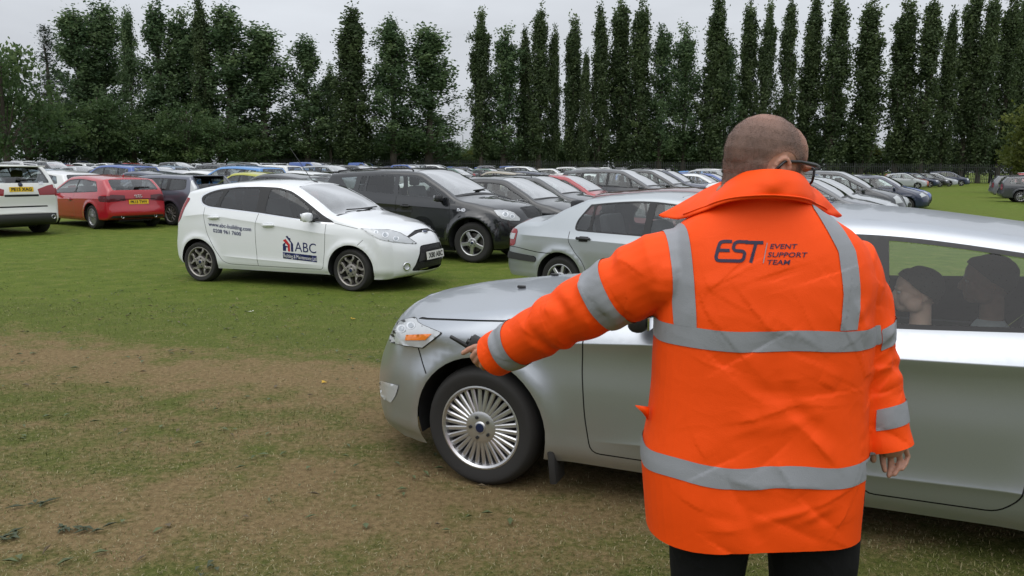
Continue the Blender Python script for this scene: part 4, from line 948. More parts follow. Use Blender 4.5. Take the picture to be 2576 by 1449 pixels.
def slab(P, l0, l1):
    """part of polygon between two leaning lines ((a_bottom, z_bottom), (a_top, z_top))"""
    Q = np.array(P)
    for ln, sg in ((l0, 1), (l1, -1)):
        if ln is None: continue
        (a0, z0), (a1, z1) = ln; n = np.array([z1 - z0, -(a1 - a0)]) * sg; Q = clip_half(Q, n, n @ np.array([a0, z0]))
        if len(Q) < 3: return None
    return Q
def gen_spec(g):
    W = g['W']; wb = g['wb']; sp = dict(wb=wb, R=g['R'], Ra=g.get('Ra', g['R'] + .055), zs=g['zs'], W=W - .06, cowl=g['cowl'][0], tail=wb + g['ro'] - .55, Rr=g.get('Rr', g['R'] * .68), tw=g.get('tw', .21), track=g.get('track', -.02))
    sp['sil'] = gen_sil(g); fo, ro = g['fo'], g['ro']; f = -fo + .24
    sp['plan'] = g.get('plan') or [(f - .25, W * .66), (f - .02, W * .79), (f + .2, W * .905), (f + .45, W * .96), (.1, W * .982), (.6, W * .994), (wb * .55, W), (wb - .3, W * .995), (wb + .1, W * .98), (wb + ro - .35, W * .94), (wb + ro - .15, W * .885), (wb + ro + .1, W * .80)]
    sp['sec'] = g.get('sec') or [(-.3, -.10), (0, -.055), (.08, -.022), (.25, -.008), (.5, 0), (.72, -.003), (.88, -.020), (1.0, -.050)]
    sp['belt'] = g['belt']; sp['tum'] = g.get('tum', .34); sp['flare'] = g.get('flare', .018); sp['flw'] = g.get('flw', .05); sp['crease'] = g.get('crease', ())
    return sp
def offs(c, t0, t1, d):
    m = (c.T >= t0) & (c.T <= t1); return np.stack([c.A[m] - c.nx[m] * d, c.Z[m] - c.nz[m] * d], 1)
def dlo_poly(c, g, inset=.0):
    d = g.get('frame', .085) + inset; top = offs(c, 8.2, 15, d); b0, t0 = g['dend']; bz = lambda a: c.belt(a) + .012 + inset
    a_f = g.get('dfront', g['cowl'][0] + .04) + inset * 1.5; top = np.array([p for p in top if p[1] > bz(p[0]) + .03 and p[0] < t0 - inset and p[0] > a_f])
    bot = [(a, float(bz(a))) for a in np.linspace(b0 - inset, a_f, 8)]
    zt = float(np.interp(t0, top[:, 0], top[:, 1])); mid = g.get('dmid')
    rear = [(t0 - inset, min(zt, top[-1][1]))] + ([(mid[0] - inset, mid[1])] if mid else [])
    return [tuple(p) for p in top] + rear + bot
def side_regions(c, g, det):
    R_ = []; dl = dlo_poly(c, g); z0, z1 = .8, 1.5
    if g.get('chrome'): R_.append(S_(dlo_poly(c, g, -.014), 'body', 'chrome', 2 if det else 0))
    R_.append(S_(dl, 'body', g.get('dlomat', 'trim'), 2 if det else 0))
    gl = dlo_poly(c, g, .02); pil = g['pil']; ln = lambda p, s: ((p[0] + s * p[2], z0), (p[1] + s * p[2], z1))
    edges = [None] + list(pil) + [None]; gm = g.get('gm', ['glass'] * 6)
    for i in range(len(edges) - 1):
        q = slab(gl, ln(edges[i], 1) if edges[i] else None, ln(edges[i + 1], -1) if edges[i + 1] else None)
        if q is not None and len(q) > 2: R_.append(S_(q, 'side_window%d' % i, gm[i], 2 if det else 0, off=-.004))
    if det:
        zs = c.zs; dt = lambda a: float(c.belt(a)) + .0; d0 = g['door'][0]; n = len(g['door']) - 1; zl = zs + .075; bot = []
        for i in range(n):
            a0, a1 = g['door'][i], g['door'][i + 1]; last = i == n - 1
            L_ = [(a0, dt(a0)), (a0 - .01, .7), (a0 + .01, .45), (a0 + (.04 if i == 0 else 0), zl)]
            wr = g.get('wrear', True) and n == 2
            if last and wr: r = c.Ra + .075; R2 = [(c.wb - r - .07, zl)] + [(c.wb - r * math.cos(t), c.Rw + r * math.sin(t)) for t in np.linspace(.05, .95, 6)] + [(a1, dt(a1) - .12), (a1, dt(a1))]
            else: R2 = [(a1, zl), (a1, .5), (a1, dt(a1))]
            poly = L_ + [p for p in R2] + [(a, dt(a)) for a in np.linspace(a1, a0, 6)[1:-1]]
            R_.append(W_(poly, 'door%d' % i, 'paint')); R_.append(G_(L_ + [((a0 + R2[0][0]) / 2, zl)] + R2, g.get('gap', .0035)))
        doors = [r for r in R_ if r['part'].startswith('door') or r['mat'] == 'gap']; R_ = doors + [r for r in R_ if not (r['part'].startswith('door') or r['mat'] == 'gap')]
    R_ += g.get('side_extra', [])
    return R_
def wrap_regions(c, g, det):
    w0, w1 = g.get('ws', (8.35, 11.5)); r0, r1 = g.get('rw', (15.12, 16.95)); q = g.get('wq', .94)
    R_ = [W_([(w0 - .2, -.96), (w0 - .2, .96), (w0, .96), (w0, -.96)], 'body', 'trim'), W_([(w0, -q), (w0, q), (w1, q), (w1, -q)], 'windscreen', g.get('wsm', 'screen'), off=-.003, round=1),
          W_([(r0, -.88), (r0, .88), (r1, .92), (r1, -.92)], 'rear_window', g.get('rwm', 'privacy'), off=-.003, round=1)]
    if g.get('roofglass'): R_.append(W_([(11.75, -.85), (11.75, .85), (14.5, .85), (14.5, -.85)], 'sunroof', 'farglass'))
    gr = g.get('grille', (4.5, 5.4, .42)); lo = g.get('lower', (1.6, 3.2, .55))
    if gr: R_.append(W_([(gr[0], -gr[2] * .85), (gr[0], gr[2] * .85), (gr[1], gr[2]), (gr[1], -gr[2])], 'grille', 'grille', off=-.004, round=1))
    if lo: R_.append(W_([(lo[0], -lo[2]), (lo[0], lo[2]), (lo[1], lo[2] * .9), (lo[1], -lo[2] * .9)], 'lower_grille', 'grille', off=-.006, round=1))
    if g.get('hl'): h = g['hl']; R_.append(W_([(h[0], 1.1), (h[1], 1.1), (h[1] - .1, h[2] + .12), (h[0] + .1, h[2])], 'headlight', 'white', off=.003, mirror=1))
    if g.get('tl'): t = g['tl']; R_.append(W_([(t[0], 1.1), (t[1], 1.1), (t[1], t[2]), (t[0], t[2])], 'tail_light', 'red', off=.003, mirror=1))
    R_ += g.get('wrap_extra', [])
    return R_
def car_near(g, name, pm, style=(5, 'wide'), rim='alloy', ds=.06, steer=0, handles=True, mirrors=True, hcol=None, mcol=None):
    c = Car(gen_spec(g), ds); c.build_shell(side_regions(c, g, True), wrap_regions(c, g, True))
    t = empty(name); mm = {'paint': pm, 'paint2': g.get('paint2', pm)}; names = {}
    for k in c.parts:
        b = k.split('#')[0]
        if b.startswith('door'): names[b] = 'door'
        if b.startswith('side_window'): names[b] = 'side_window'
    P = shell_objects(c, t, mm, names); add_wheels(c, t, style, rim, steer); cabin(c, t)
    for sg in (1, -1):
        if mirrors: mirror_part(c, P.get('door0#%d' % sg, t), g.get('mir', (g['cowl'][0] + .28,))[0], float(c.belt(g.get('mir', (g['cowl'][0] + .28,))[0])) - .02, sg, mcol or pm)
        if handles:
            for i in range(len(g['door']) - 1):
                a = g['door'][i + 1] - g.get('hin', .17); handle_part(c, P['door%d#%d' % (i, sg)], a, float(c.belt(a)) - g.get('hdz', .14), sg, hcol or pm)
    if g.get('rails'):
        for sg in (1, -1):
            m = MB(); pts = []
            for tt in np.linspace(11.9, 14.8, 9): q, n = c.pwrap(tt, sg * .93); pts.append(q + Vector((0, 0, .035)))
            pts = [pts[0] - Vector((-.03, 0, .04))] + pts + [pts[-1] - Vector((.03, 0, .04))]
            m.tube(pts, .014, 8); m.build('roof_rail', M_[g['rails']], t)
    return t, c, P
def place(t, c, pose):
    x, y, a = pose; t.location = (x - c.ctr * math.cos(a), y - c.ctr * math.sin(a), 0); t.rotation_euler = (0, 0, a)
FAR_SLOTS = ['paint', 'trim', 'glass', 'screen', 'privacy', 'chrome', 'white', 'red', 'grille', 'tyre', 'alloy', 'farglass', 'plastic']
def car_far(g, ds=.17, rails=None):
    """the whole car as one low mesh; paint follows the object's colour"""
    c = Car(gen_spec(g), ds); c.build_shell(side_regions(c, g, False), wrap_regions(c, g, False))
    Vs, Ns, Ts, Ms, b = [], [], [], [], 0
    def add(V, N, T, M):
        nonlocal b
        Vs.append(np.asarray(V, float)); Ns.append(np.asarray(N, float)); Ts.append(np.asarray(T) + b); Ms.append(np.asarray(M)); b += len(V)
    for k, L_ in c.parts.items():
        for (V, N, T, mt) in L_: add(V, N, T, np.full(len(T), FAR_SLOTS.index(mt)))
    m = MB(); h = .10
    for ac in (0, c.wb):
        for sg in (1, -1):
            y = sg * (float(c.plan(ac)) - .03 - h)
            m.lathe([(.02, -h), (c.Rw - .01, -h), (c.Rw, -h + .03), (c.Rw, h - .03), (c.Rw - .02, h), (c.Rw * .70, h + .002)] if sg > 0 else [(c.Rw * .70, -h - .002), (c.Rw - .02, -h), (c.Rw, -h + .03), (c.Rw, h - .03), (c.Rw - .01, h), (.02, h)], 14, c=(c.ctr - ac, y, c.Rw), mi=9)
            for i in range(5):
                A = 2 * PI * i / 5 + ac; r = c.Rw * .70
                P2 = [(.03 * math.cos(A) - w * math.sin(A) + rr * math.cos(A), y + sg * (h - .004), .03 * math.sin(A) + w * math.cos(A) + rr * math.sin(A)) for rr, w in ((0, -.03), (r, -.035), (r, .035), (0, .03))]
                m.add([(p[0] + c.ctr - ac, p[1], p[2] + c.Rw) for p in P2], [(0, 1, 2, 3)], 10)
    sp = c.sp; w = sp['W'] - .12; zb = float(c.belt(1.2))
    m.box((0, 0, .36), (c.wb + 1.0, 1.0, .34), 1); m.box((c.ctr - c.wb * .5, 0, .45), (c.wb - 2 * c.Ra - .05, 2 * w + .06, .5), 1); m.box((c.ctr - (sp['cowl'] + sp['tail'] + .3) / 2, 0, zb - .16), (sp['tail'] - sp['cowl'] + .3, 2 * w - .1, .10), 1)
    for a in (sp['cowl'] + 1.0, c.wb * .93):
        for y in (-.38, .38): m.box((c.ctr - a - .1, y, zb + .0), (.14, .44, .52), 1, rot=Matrix.Rotation(-.25, 3, 'Y')); m.box((c.ctr - a - .18, y, zb + .32), (.09, .24, .18), 1)
    a = g['cowl'][0] + .30
    for sg in (1, -1):
        p, n = c.pside(a, float(c.belt(a)) - .02, sg); m.box(p + Vector((.02, sg * .11, .06)), (.10, .18, .13), 0, bev=.045)
    if rails:
        for sg in (1, -1):
            pts = [c.pwrap(tt, sg * .92)[0] + Vector((0, 0, .035)) for tt in np.linspace(11.9, 14.8, 5)]; m.tube(pts, .018, 5, FAR_SLOTS.index(rails))
    me = m.mesh('tmp'); V, T, N = get_vf(me); mi = np.empty(len(me.polygons), np.int32); me.polygons.foreach_get('material_index', mi)
    tp = np.empty(len(me.loop_triangles), np.int32); me.loop_triangles.foreach_get('polygon_index', tp)
    # flat normals for the blocky bits
    fn = np.cross(V[T[:, 1]] - V[T[:, 0]], V[T[:, 2]] - V[T[:, 0]]); fn /= np.maximum(np.linalg.norm(fn, axis=1), 1e-9)[:, None]
    add(V[T].reshape(-1, 3), np.repeat(fn, 3, 0), np.arange(len(T) * 3).reshape(-1, 3), mi[tp]); D.meshes.remove(me)
    out = mesh_np('parked_car', np.vstack(Vs), np.vstack(Ts).astype(np.int32), np.vstack(Ns), np.concatenate(Ms))
    pm = mat('paint_any', (.5, .5, .5), .30, .0, .5, coat=1.0, objcol=True, back=(.03, .03, .032))
    for s in FAR_SLOTS: out.materials.append(pm if s == 'paint' else M_[s])
    return out, c
# ------------------------------------------------------------------ the individual cars near the camera
def make_estate_front():                                     # silver five-door that the man is guiding
    g = dict(fo=.95, wb=2.85, ro=.98, W=.93, R=.322, Ra=.372, zs=.20, hb=.80, hm=.905, cowl=(.34, .985), head=(1.20, 1.40), peak=(1.75, 1.438), rr=(3.05, 1.30), rg=(3.50, 1.03), belt=[(-.8, .80), (0, .885), (.5, .935), (1.2, .96), (1.9, .982), (2.4, 1.005), (3.2, 1.05)],
        dend=(3.25, 3.0), pil=[(1.84, 1.80, .055), (2.83, 2.75, .03)], door=(.56, 1.82, 2.80), hl=None, tl=(17.4, 19, .6), frame=.062, lower=(1.5, 3.0, .66), grille=(4.5, 5.4, .40), fz=(.30, .44, .57), tum=.36, Rr=.222, tw=.215, hdz=.135, hin=.19, nose=.27, gap=.0034,
        sec=[(-.3, -.10), (0, -.05), (.06, -.025), (.22, -.012), (.5, -.005), (.78, -.022), (.88, -.018), (1.0, -.062)], flare=.022, flw=.07,
        crease=[([(-.1, .775), (.35, .80), (.55, .82), (.9, .845), (1.9, .88), (2.4, .892), (3.2, .90)], .024, .13, .05, .05, 3.6), ([(.5, .33), (.9, .355), (1.8, .36), (2.6, .375)], .018, .05, .06, .50, 2.7)], gm=['clear', 'clear', 'clear'], mir=(.87,))
    g['side_extra'] = [S_([(-.46, .838), (-.25, .858), (.15, .889), (.30, .915), (.33, .945), (.34, 1.2), (-.8, 1.2), (-.62, .80)], 'bonnet', 'paint', 1), G_([(-.44, .836), (-.25, .856), (.15, .887), (.31, .913)], .004), G_([(-.38, .70), (-.355, .64), (-.31, .575)], .004)]
    g['wrap_extra'] = [W_([(5.75, -1.2), (5.75, 1.2), (8.12, 1.2), (8.12, -1.2)], 'bonnet', 'paint')]
    pm = mat('paint_silver', (.47, .495, .53), .32, .80, .5, coat=.35, var=(900, .10), back=(.03, .03, .032))
    t, c, P = car_near(g, 'hatchback_car', pm, (30, 'thin'), 'alloy', ds=.05, steer=-.04, mcol=M_['trim'])
    hl = [(-.124, -.045), (-.120, .005), (-.104, .042), (-.058, .069), (.016, .081), (.027, .075), (.035, .053), (.058, .037), (.149, -.005), (.146, -.014), (.056, -.085), (-.041, -.072), (-.118, -.057)]
    lamps(c, t, (-.45, .80, .77), (.477, -.855, -.202), hl, [(-.055, .020, .026), (-.003, .036, .024)], [([(-.03, -.015), (.105, -.012), (.072, -.045), (-.035, -.045)], 'amber', .014)])
    c.decal('fog_lamp', (-.66, .68, .40), (.493, -.828, -.269), [(-.062, .048), (.045, .013), (.029, -.04), (.004, -.079), (-.035, -.062), (-.055, -.037)], t, [M_['white']], .008, .015, mirror=True, dome=.003)
    for sg in (1, -1):
        m = MB(); m.box((c.ctr - .395, sg * .845, .255), (.040, .15, .35), 0, bev=.014, rot=Matrix.Rotation(.10, 3, 'Y')); m.build('mudflap', M_['plastic'], t)
        q, n = c.pwrap(7.2, sg * .38); m = MB(); m.box(q + n * .008, (.05, .022, .018), 0, bev=.007); m.build('washer_jet', M_['trim'], t)
    m = MB(); q0, n0 = c.pwrap(8.4, -.5); q1, n1 = c.pwrap(8.6, .62); m.tube([q0 + n0 * .02, q1 + n1 * .02], .010, 6); m.build('wiper', M_['trim'], t)
    q, n = c.pwrap(5.1, 0); b = MB(); Mx = frame(q, n); b.ell((0, 0, 0), (.075, .032, .012), 20, 0); b.ell((0, 0, .004), (.066, .025, .012), 20, 1); b.v = [tuple(q + Mx @ Vector(v)) for v in b.v]; b.build('badge', [M_['chrome'], M_['badge']], t)
    return t, c, P
def make_suv():                                              # black off-roader
    g = dict(fo=.90, wb=2.62, ro=.92, W=.90, R=.362, Ra=.435, zs=.29, hb=.93, hm=1.035, cowl=(.33, 1.115), head=(1.15, 1.555), peak=(1.75, 1.60), rr=(3.18, 1.53), rg=(3.42, 1.20), belt=[(-.8, .92), (0, 1.0), (.45, 1.07), (1.65, 1.135), (2.6, 1.20), (3.3, 1.25)],
        dend=(2.72, 2.93), pil=[(1.60, 1.62, .05), (2.36, 2.28, .025), (2.60, 2.47, .055)], door=(.44, 1.58, 2.50), tl=(16.9, 19.0, .80), frame=.08, fz=(.40, .58, .70), tum=.26, Rr=.228, tw=.225, hdz=.16, hin=.22, gm=['glass', 'privacy', 'glass', 'glass'], dlomat='paint',
        flare=.045, flw=.055, grille=(4.3, 5.3, .5), lower=(1.4, 3.0, .5), crease=[([(.3, .93), (1.6, .985), (3.2, 1.04)], .010, .05, .08, .1, 3.3)], rails='trim', nose=.24)
    pm = paint('black', (.010, .011, .013), 0, .2); t, c, P = car_near(g, 'offroad_car', pm, (5, 'wide'), 'alloy', steer=.10, hcol=M_['trim'], mcol=M_['trim'])
    lamps(c, t, (-.62, -.70, .88), (-.456, .888, -.056), [(-.23, .049), (-.196, .064), (-.031, .069), (.117, .02), (.229, -.08), (.22, -.121), (.045, -.118), (-.085, -.092), (-.159, -.037)], [(-.03, -.01, .055), (.09, -.045, .045)])
    m = MB(); m.box((c.ctr - 3.36, 0, 1.555), (.26, 1.15, .035), 0, bev=.015); m.build('spoiler', pm, t)
    V, T = text_mesh('D-4D', .07, .004); P_, T = decal_side(c, V, T, .28, .90, -1); obj('badge', mesh_np('badge', P_, T, smooth=False), t, [M_['chrome']])
    m = MB(); q0, n0 = c.pwrap(8.45, -.1); q1, n1 = c.pwrap(8.7, .7); m.tube([q0 + n0 * .02, q1 + n1 * .02], .012, 6); m.build('wiper', M_['trim'], t)
    return t, c, P
def make_saloon():                                           # silver four-door with its tail towards us
    g = dict(fo=.88, wb=2.62, ro=.95, W=.85, R=.29, Ra=.335, zs=.20, hb=.70, hm=.83, cowl=(.35, .90), head=(1.05, 1.30), peak=(1.55, 1.345), rr=(2.36, 1.275), rg=(2.98, .985), deck=(3.30, .955), belt=[(-.8, .75), (0, .80), (.5, .83), (1.5, .865), (2.45, .885), (3.2, .91)],
        dend=(2.44, 2.28), dmid=(2.43, 1.02), pil=[(1.47, 1.45, .045), (2.22, 2.20, .018)], door=(.42, 1.45, 2.50), tl=(18.95, 20.6, .62), hl=(4.2, 5.6, .45), frame=.065, tum=.36, Rr=.19, tw=.19, hdz=.075, hin=.22, rc=.08, gap=.004, dlomat='trim', rwm='glass',
        crease=[([(0, .74), (2.2, .795), (3.3, .81)], .010, .05, .04, .2, 3.45)], flare=.016)
    g['side_extra'] = [G_([(2.60, .60), (2.95, .60), (3.30, .64), (3.6, .645)], .005), S_([(2.98, .545), (3.50, .575), (3.7, .58), (3.7, .49), (3.50, .485), (2.98, .47)], 'bumper_strip', 'plastic', 1, off=.014),
        S_([(3.31, .87), (3.345, .655), (3.7, .64), (3.7, .90)], 'tail_light', 'red', 1, off=.004), S_([(3.345, .815), (3.37, .74), (3.7, .74), (3.7, .815)], 'reversing_lamp', 'white', 0, off=.006), S_([(.52, .46), (2.1, .50), (2.1, .44), (.52, .40)], 'rubbing_strip', 'plastic', 1, off=.01)]
    pm = mat('paint_silver_grey', (.48, .51, .53), .34, .70, .5, coat=.5, var=(900, .08), back=(.03, .03, .032)); t, c, P = car_near(g, 'saloon_car', pm, (7, 'med'), 'alloy', hcol=M_['trim'], mcol=M_['trim'])
    m = MB()
    for sg in (-.55, .15):
        q0, n0 = c.pwrap(16.9, sg); q1, n1 = c.pwrap(16.2, sg + .25); m.tube([q0 + n0 * .02, q1 + n1 * .02], .009, 6)
    m.build('wiper', M_['trim'], t)
    return t, c, P
def make_red():                                              # red three-door hatchback, tail towards us
    g = dict(fo=.88, wb=2.60, ro=.84, W=.885, R=.318, Ra=.362, zs=.20, hb=.74, hm=.86, cowl=(.30, .945), head=(1.05, 1.315), peak=(1.7, 1.365), rr=(2.95, 1.285), rg=(3.30, .985), belt=[(-.8, .78), (0, .84), (.6, .875), (1.6, .905), (2.9, .96)],
        dend=(2.88, 2.66), dmid=(2.86, 1.02), pil=[(1.68, 1.72, .035)], door=(.48, 1.66), hl=(4.2, 5.5, .45), tl=None, frame=.08, tum=.36, hdz=.155, hin=.16, rc=.10, wsm='screen', gm=['glass', 'glass'], rwm='glass', crease=[([(.3, .72), (2.0, .78), (3.3, .80)], .012, .06, .05, .2, 3.3)], rw=(15.12, 16.9), lower=(1.5, 3, .6))
    g['side_extra'] = [S_([(2.98, .865), (3.02, .725), (3.6, .70), (3.6, .88)], 'tail_light', 'lampdark', 1, off=.003)]
    g['wrap_extra'] = [W_([(17.55, 1.1), (18.7, 1.1), (18.55, .47), (17.75, .50)], 'tail_light', 'lampdark', off=.003, mirror=1), W_([(22.0, -.95), (22.0, .95), (22.9, 1.02), (22.9, -1.02)], 'body', 'plastic', off=.004), W_([(18.3, -.64), (18.3, .64), (18.4, .66), (18.4, -.66)], 'body', 'gap', off=-.003)]
    pm = paint('red', (.42, .012, .022), 0, .25); t, c, P = car_near(g, 'hatchback_car', pm, (10, 'pair'), 'alloy')
    q, n = c.pwrap(18.75, 0); plate_part(c, 'number_plate', q, Vector((n.x, 0, .05)), 'PK13 TWV', True, t)
    q, n = c.pwrap(17.95, 0); b = MB()
    for y in (-.069, -.023, .023, .069):
        pts = [q + n * .012 + Vector((0, y + .031 * math.cos(s), .031 * math.sin(s))) for s in np.linspace(0, 2 * PI, 17)]; b.tube(pts, .0055, 6, cap=False)
    b.build('badge', M_['chrome'], t)
    m = MB(); q0, n0 = c.pwrap(16.75, .0); q1, n1 = c.pwrap(16.7, -.55); m.tube([q0 + n0 * .02, q1 + n1 * .02], .012, 6); m.ell(q0 + n0 * .02, (.04, .05, .03)); m.build('rear_wiper', M_['trim'], t)
    m = MB(); q, n = c.pwrap(14.4, 0); m.tube([q, q + Vector((-.06, 0, .06))], [.022, .008], 6); m.build('aerial', pm, t)
    for sg in (1, -1): q, n = c.pwrap(22.4, sg * .62); m = MB(); m.lathe([(.036, -.02), (.04, .015), (.034, .018), (.030, -.03)], 14, axis='Z'); m.v = [tuple(q + Matrix.Rotation(-PI / 2, 3, 'Y') @ Vector(v)) for v in m.v]; m.build('exhaust_pipe', M_['chrome'], t)
    return t, c, P
def make_estate():                                           # slate-grey estate with clear tail lamps
    g = dict(fo=.92, wb=2.675, ro=.98, W=.88, R=.32, Ra=.365, zs=.21, hb=.74, hm=.87, cowl=(.32, .955), head=(1.12, 1.335), peak=(1.75, 1.39), rr=(3.30, 1.36), rg=(3.58, 1.01), belt=[(-.8, .80), (0, .86), (.6, .90), (1.8, .945), (2.7, .955), (3.3, 1.0)],
        dend=(3.24, 3.22), dmid=(3.26, 1.08), pil=[(1.62, 1.58, .04), (2.28, 2.24, .02), (2.55, 2.52, .06)], door=(.48, 1.60, 2.50), hl=(4.2, 5.6, .45), frame=.085, tum=.34, hdz=.12, hin=.16, gm=['glass', 'privacy', 'privacy', 'privacy'], rc=.10)
    g['side_extra'] = [S_([(3.36, 1.27), (3.40, 1.10), (3.44, .90), (3.44, .78), (3.8, .78), (3.8, 1.0), (3.58, 1.22), (3.46, 1.30)], 'tail_light', 'white', 1, off=.006), S_([(3.44, .88), (3.44, .77), (3.8, .77), (3.8, .88)], 'tail_light_lens', 'red', 0, off=.008)]
    pm = mat('paint_slate', (.115, .125, .16), .3, .55, .5, coat=1.0, back=(.03, .03, .032)); t, c, P = car_near(g, 'estate_car', pm, (10, 'med'), 'dirty', hcol=M_['trim'])
    q, n = c.pwrap(15.05, 0); m = MB(); m.box(q + Vector((-.10, 0, -.005)), (.26, 1.1, .03), 0, bev=.012); m.build('spoiler', pm, t)
    return t, c, P
def make_white_suv():                                        # white off-roader cut by the left edge, tail towards us
    g = dict(fo=.90, wb=2.93, ro=1.05, W=.97, R=.375, Ra=.43, zs=.28, hb=.95, hm=1.05, cowl=(.40, 1.14), head=(1.25, 1.60), peak=(2.0, 1.665), rr=(3.50, 1.60), rg=(3.80, 1.205), belt=[(-.8, .95), (0, 1.03), (.6, 1.08), (2, 1.14), (3.5, 1.20)],
        dend=(3.35, 3.20), pil=[(1.72, 1.70, .045), (2.72, 2.62, .04)], door=(.50, 1.70, 2.72), hl=(4.3, 5.5, .45), frame=.085, tum=.30, hdz=.16, hin=.18, rc=.12, fz=(.42, .60, .72), tw=.27, rails='alloy', rwm='privacy')
    g['side_extra'] = [S_([(3.62, 1.10), (3.66, .93), (4.2, .90), (4.2, 1.12)], 'tail_light', 'red', 1, off=.004)]
    g['wrap_extra'] = [W_([(16.98, 1.1), (18.30, 1.1), (18.30, .50), (17.95, .47), (17.35, .80)], 'tail_light', 'red', off=.004, mirror=1), W_([(20.6, -1.02), (20.6, 1.02), (24, 1.02), (24, -1.02)], 'body', 'plastic', off=.004), W_([(18.25, -.48), (18.25, .48), (18.36, .48), (18.36, -.48)], 'body', 'gap'), W_([(18.9, -.72), (18.9, .72), (18.98, .74), (18.98, -.74)], 'body', 'gap')]
    pm = paint('pearl_white', (.74, .74, .72), 0, .28); t, c, P = car_near(g, 'offroad_car', pm, (10, 'pair'), 'alloy')
    q, n = c.pwrap(17.95, 0); plate_part(c, 'number_plate', q, Vector((n.x, 0, .03)), 'PE15 XAG', True, t)
    q, n = c.pwrap(17.25, 0); b = MB(); Mx = frame(q, n); b.ell((0, 0, .006), (.052, .052, .012), 20, 0); b.ell((0, 0, .012), (.036, .036, .010), 16, 1); b.v = [tuple(q + Mx @ Vector(v)) for v in b.v]; b.build('badge', [M_['trim'], M_['badge']], t)
    V, T = text_mesh('X5', .10, .004); q, n = c.pwrap(17.25, -.55); Mx = frame(q, n); obj('badge', mesh_np('badge', [tuple(q + n * .006 + Mx @ Vector(v)) for v in V], T, smooth=False), t, [M_['chrome']])
    q, n = c.pwrap(15.05, 0); m = MB(); m.box(q + Vector((-.13, 0, -.01)), (.30, 1.25, .035), 0, bev=.014); m.build('spoiler', pm, t)
    m = MB(); q0, n0 = c.pwrap(16.75, .0); q1, n1 = c.pwrap(16.7, -.5); m.tube([q0 + n0 * .02, q1 + n1 * .02], .014, 6); m.ell(q0 + n0 * .02, (.04, .06, .03)); m.build('rear_wiper', M_['trim'], t)
    for sg in (1, -1): q, n = c.pwrap(21.4, sg * .88); m = MB(); m.lathe([(.045, -.02), (.05, .02), (.042, .022), (.038, -.03)], 14, axis='Z'); m.v = [tuple(q + Matrix.Rotation(-PI / 2, 3, 'Y') @ Vector(v)) for v in m.v]; m.build('exhaust_pipe', M_['chrome'], t)
    return t, c, P
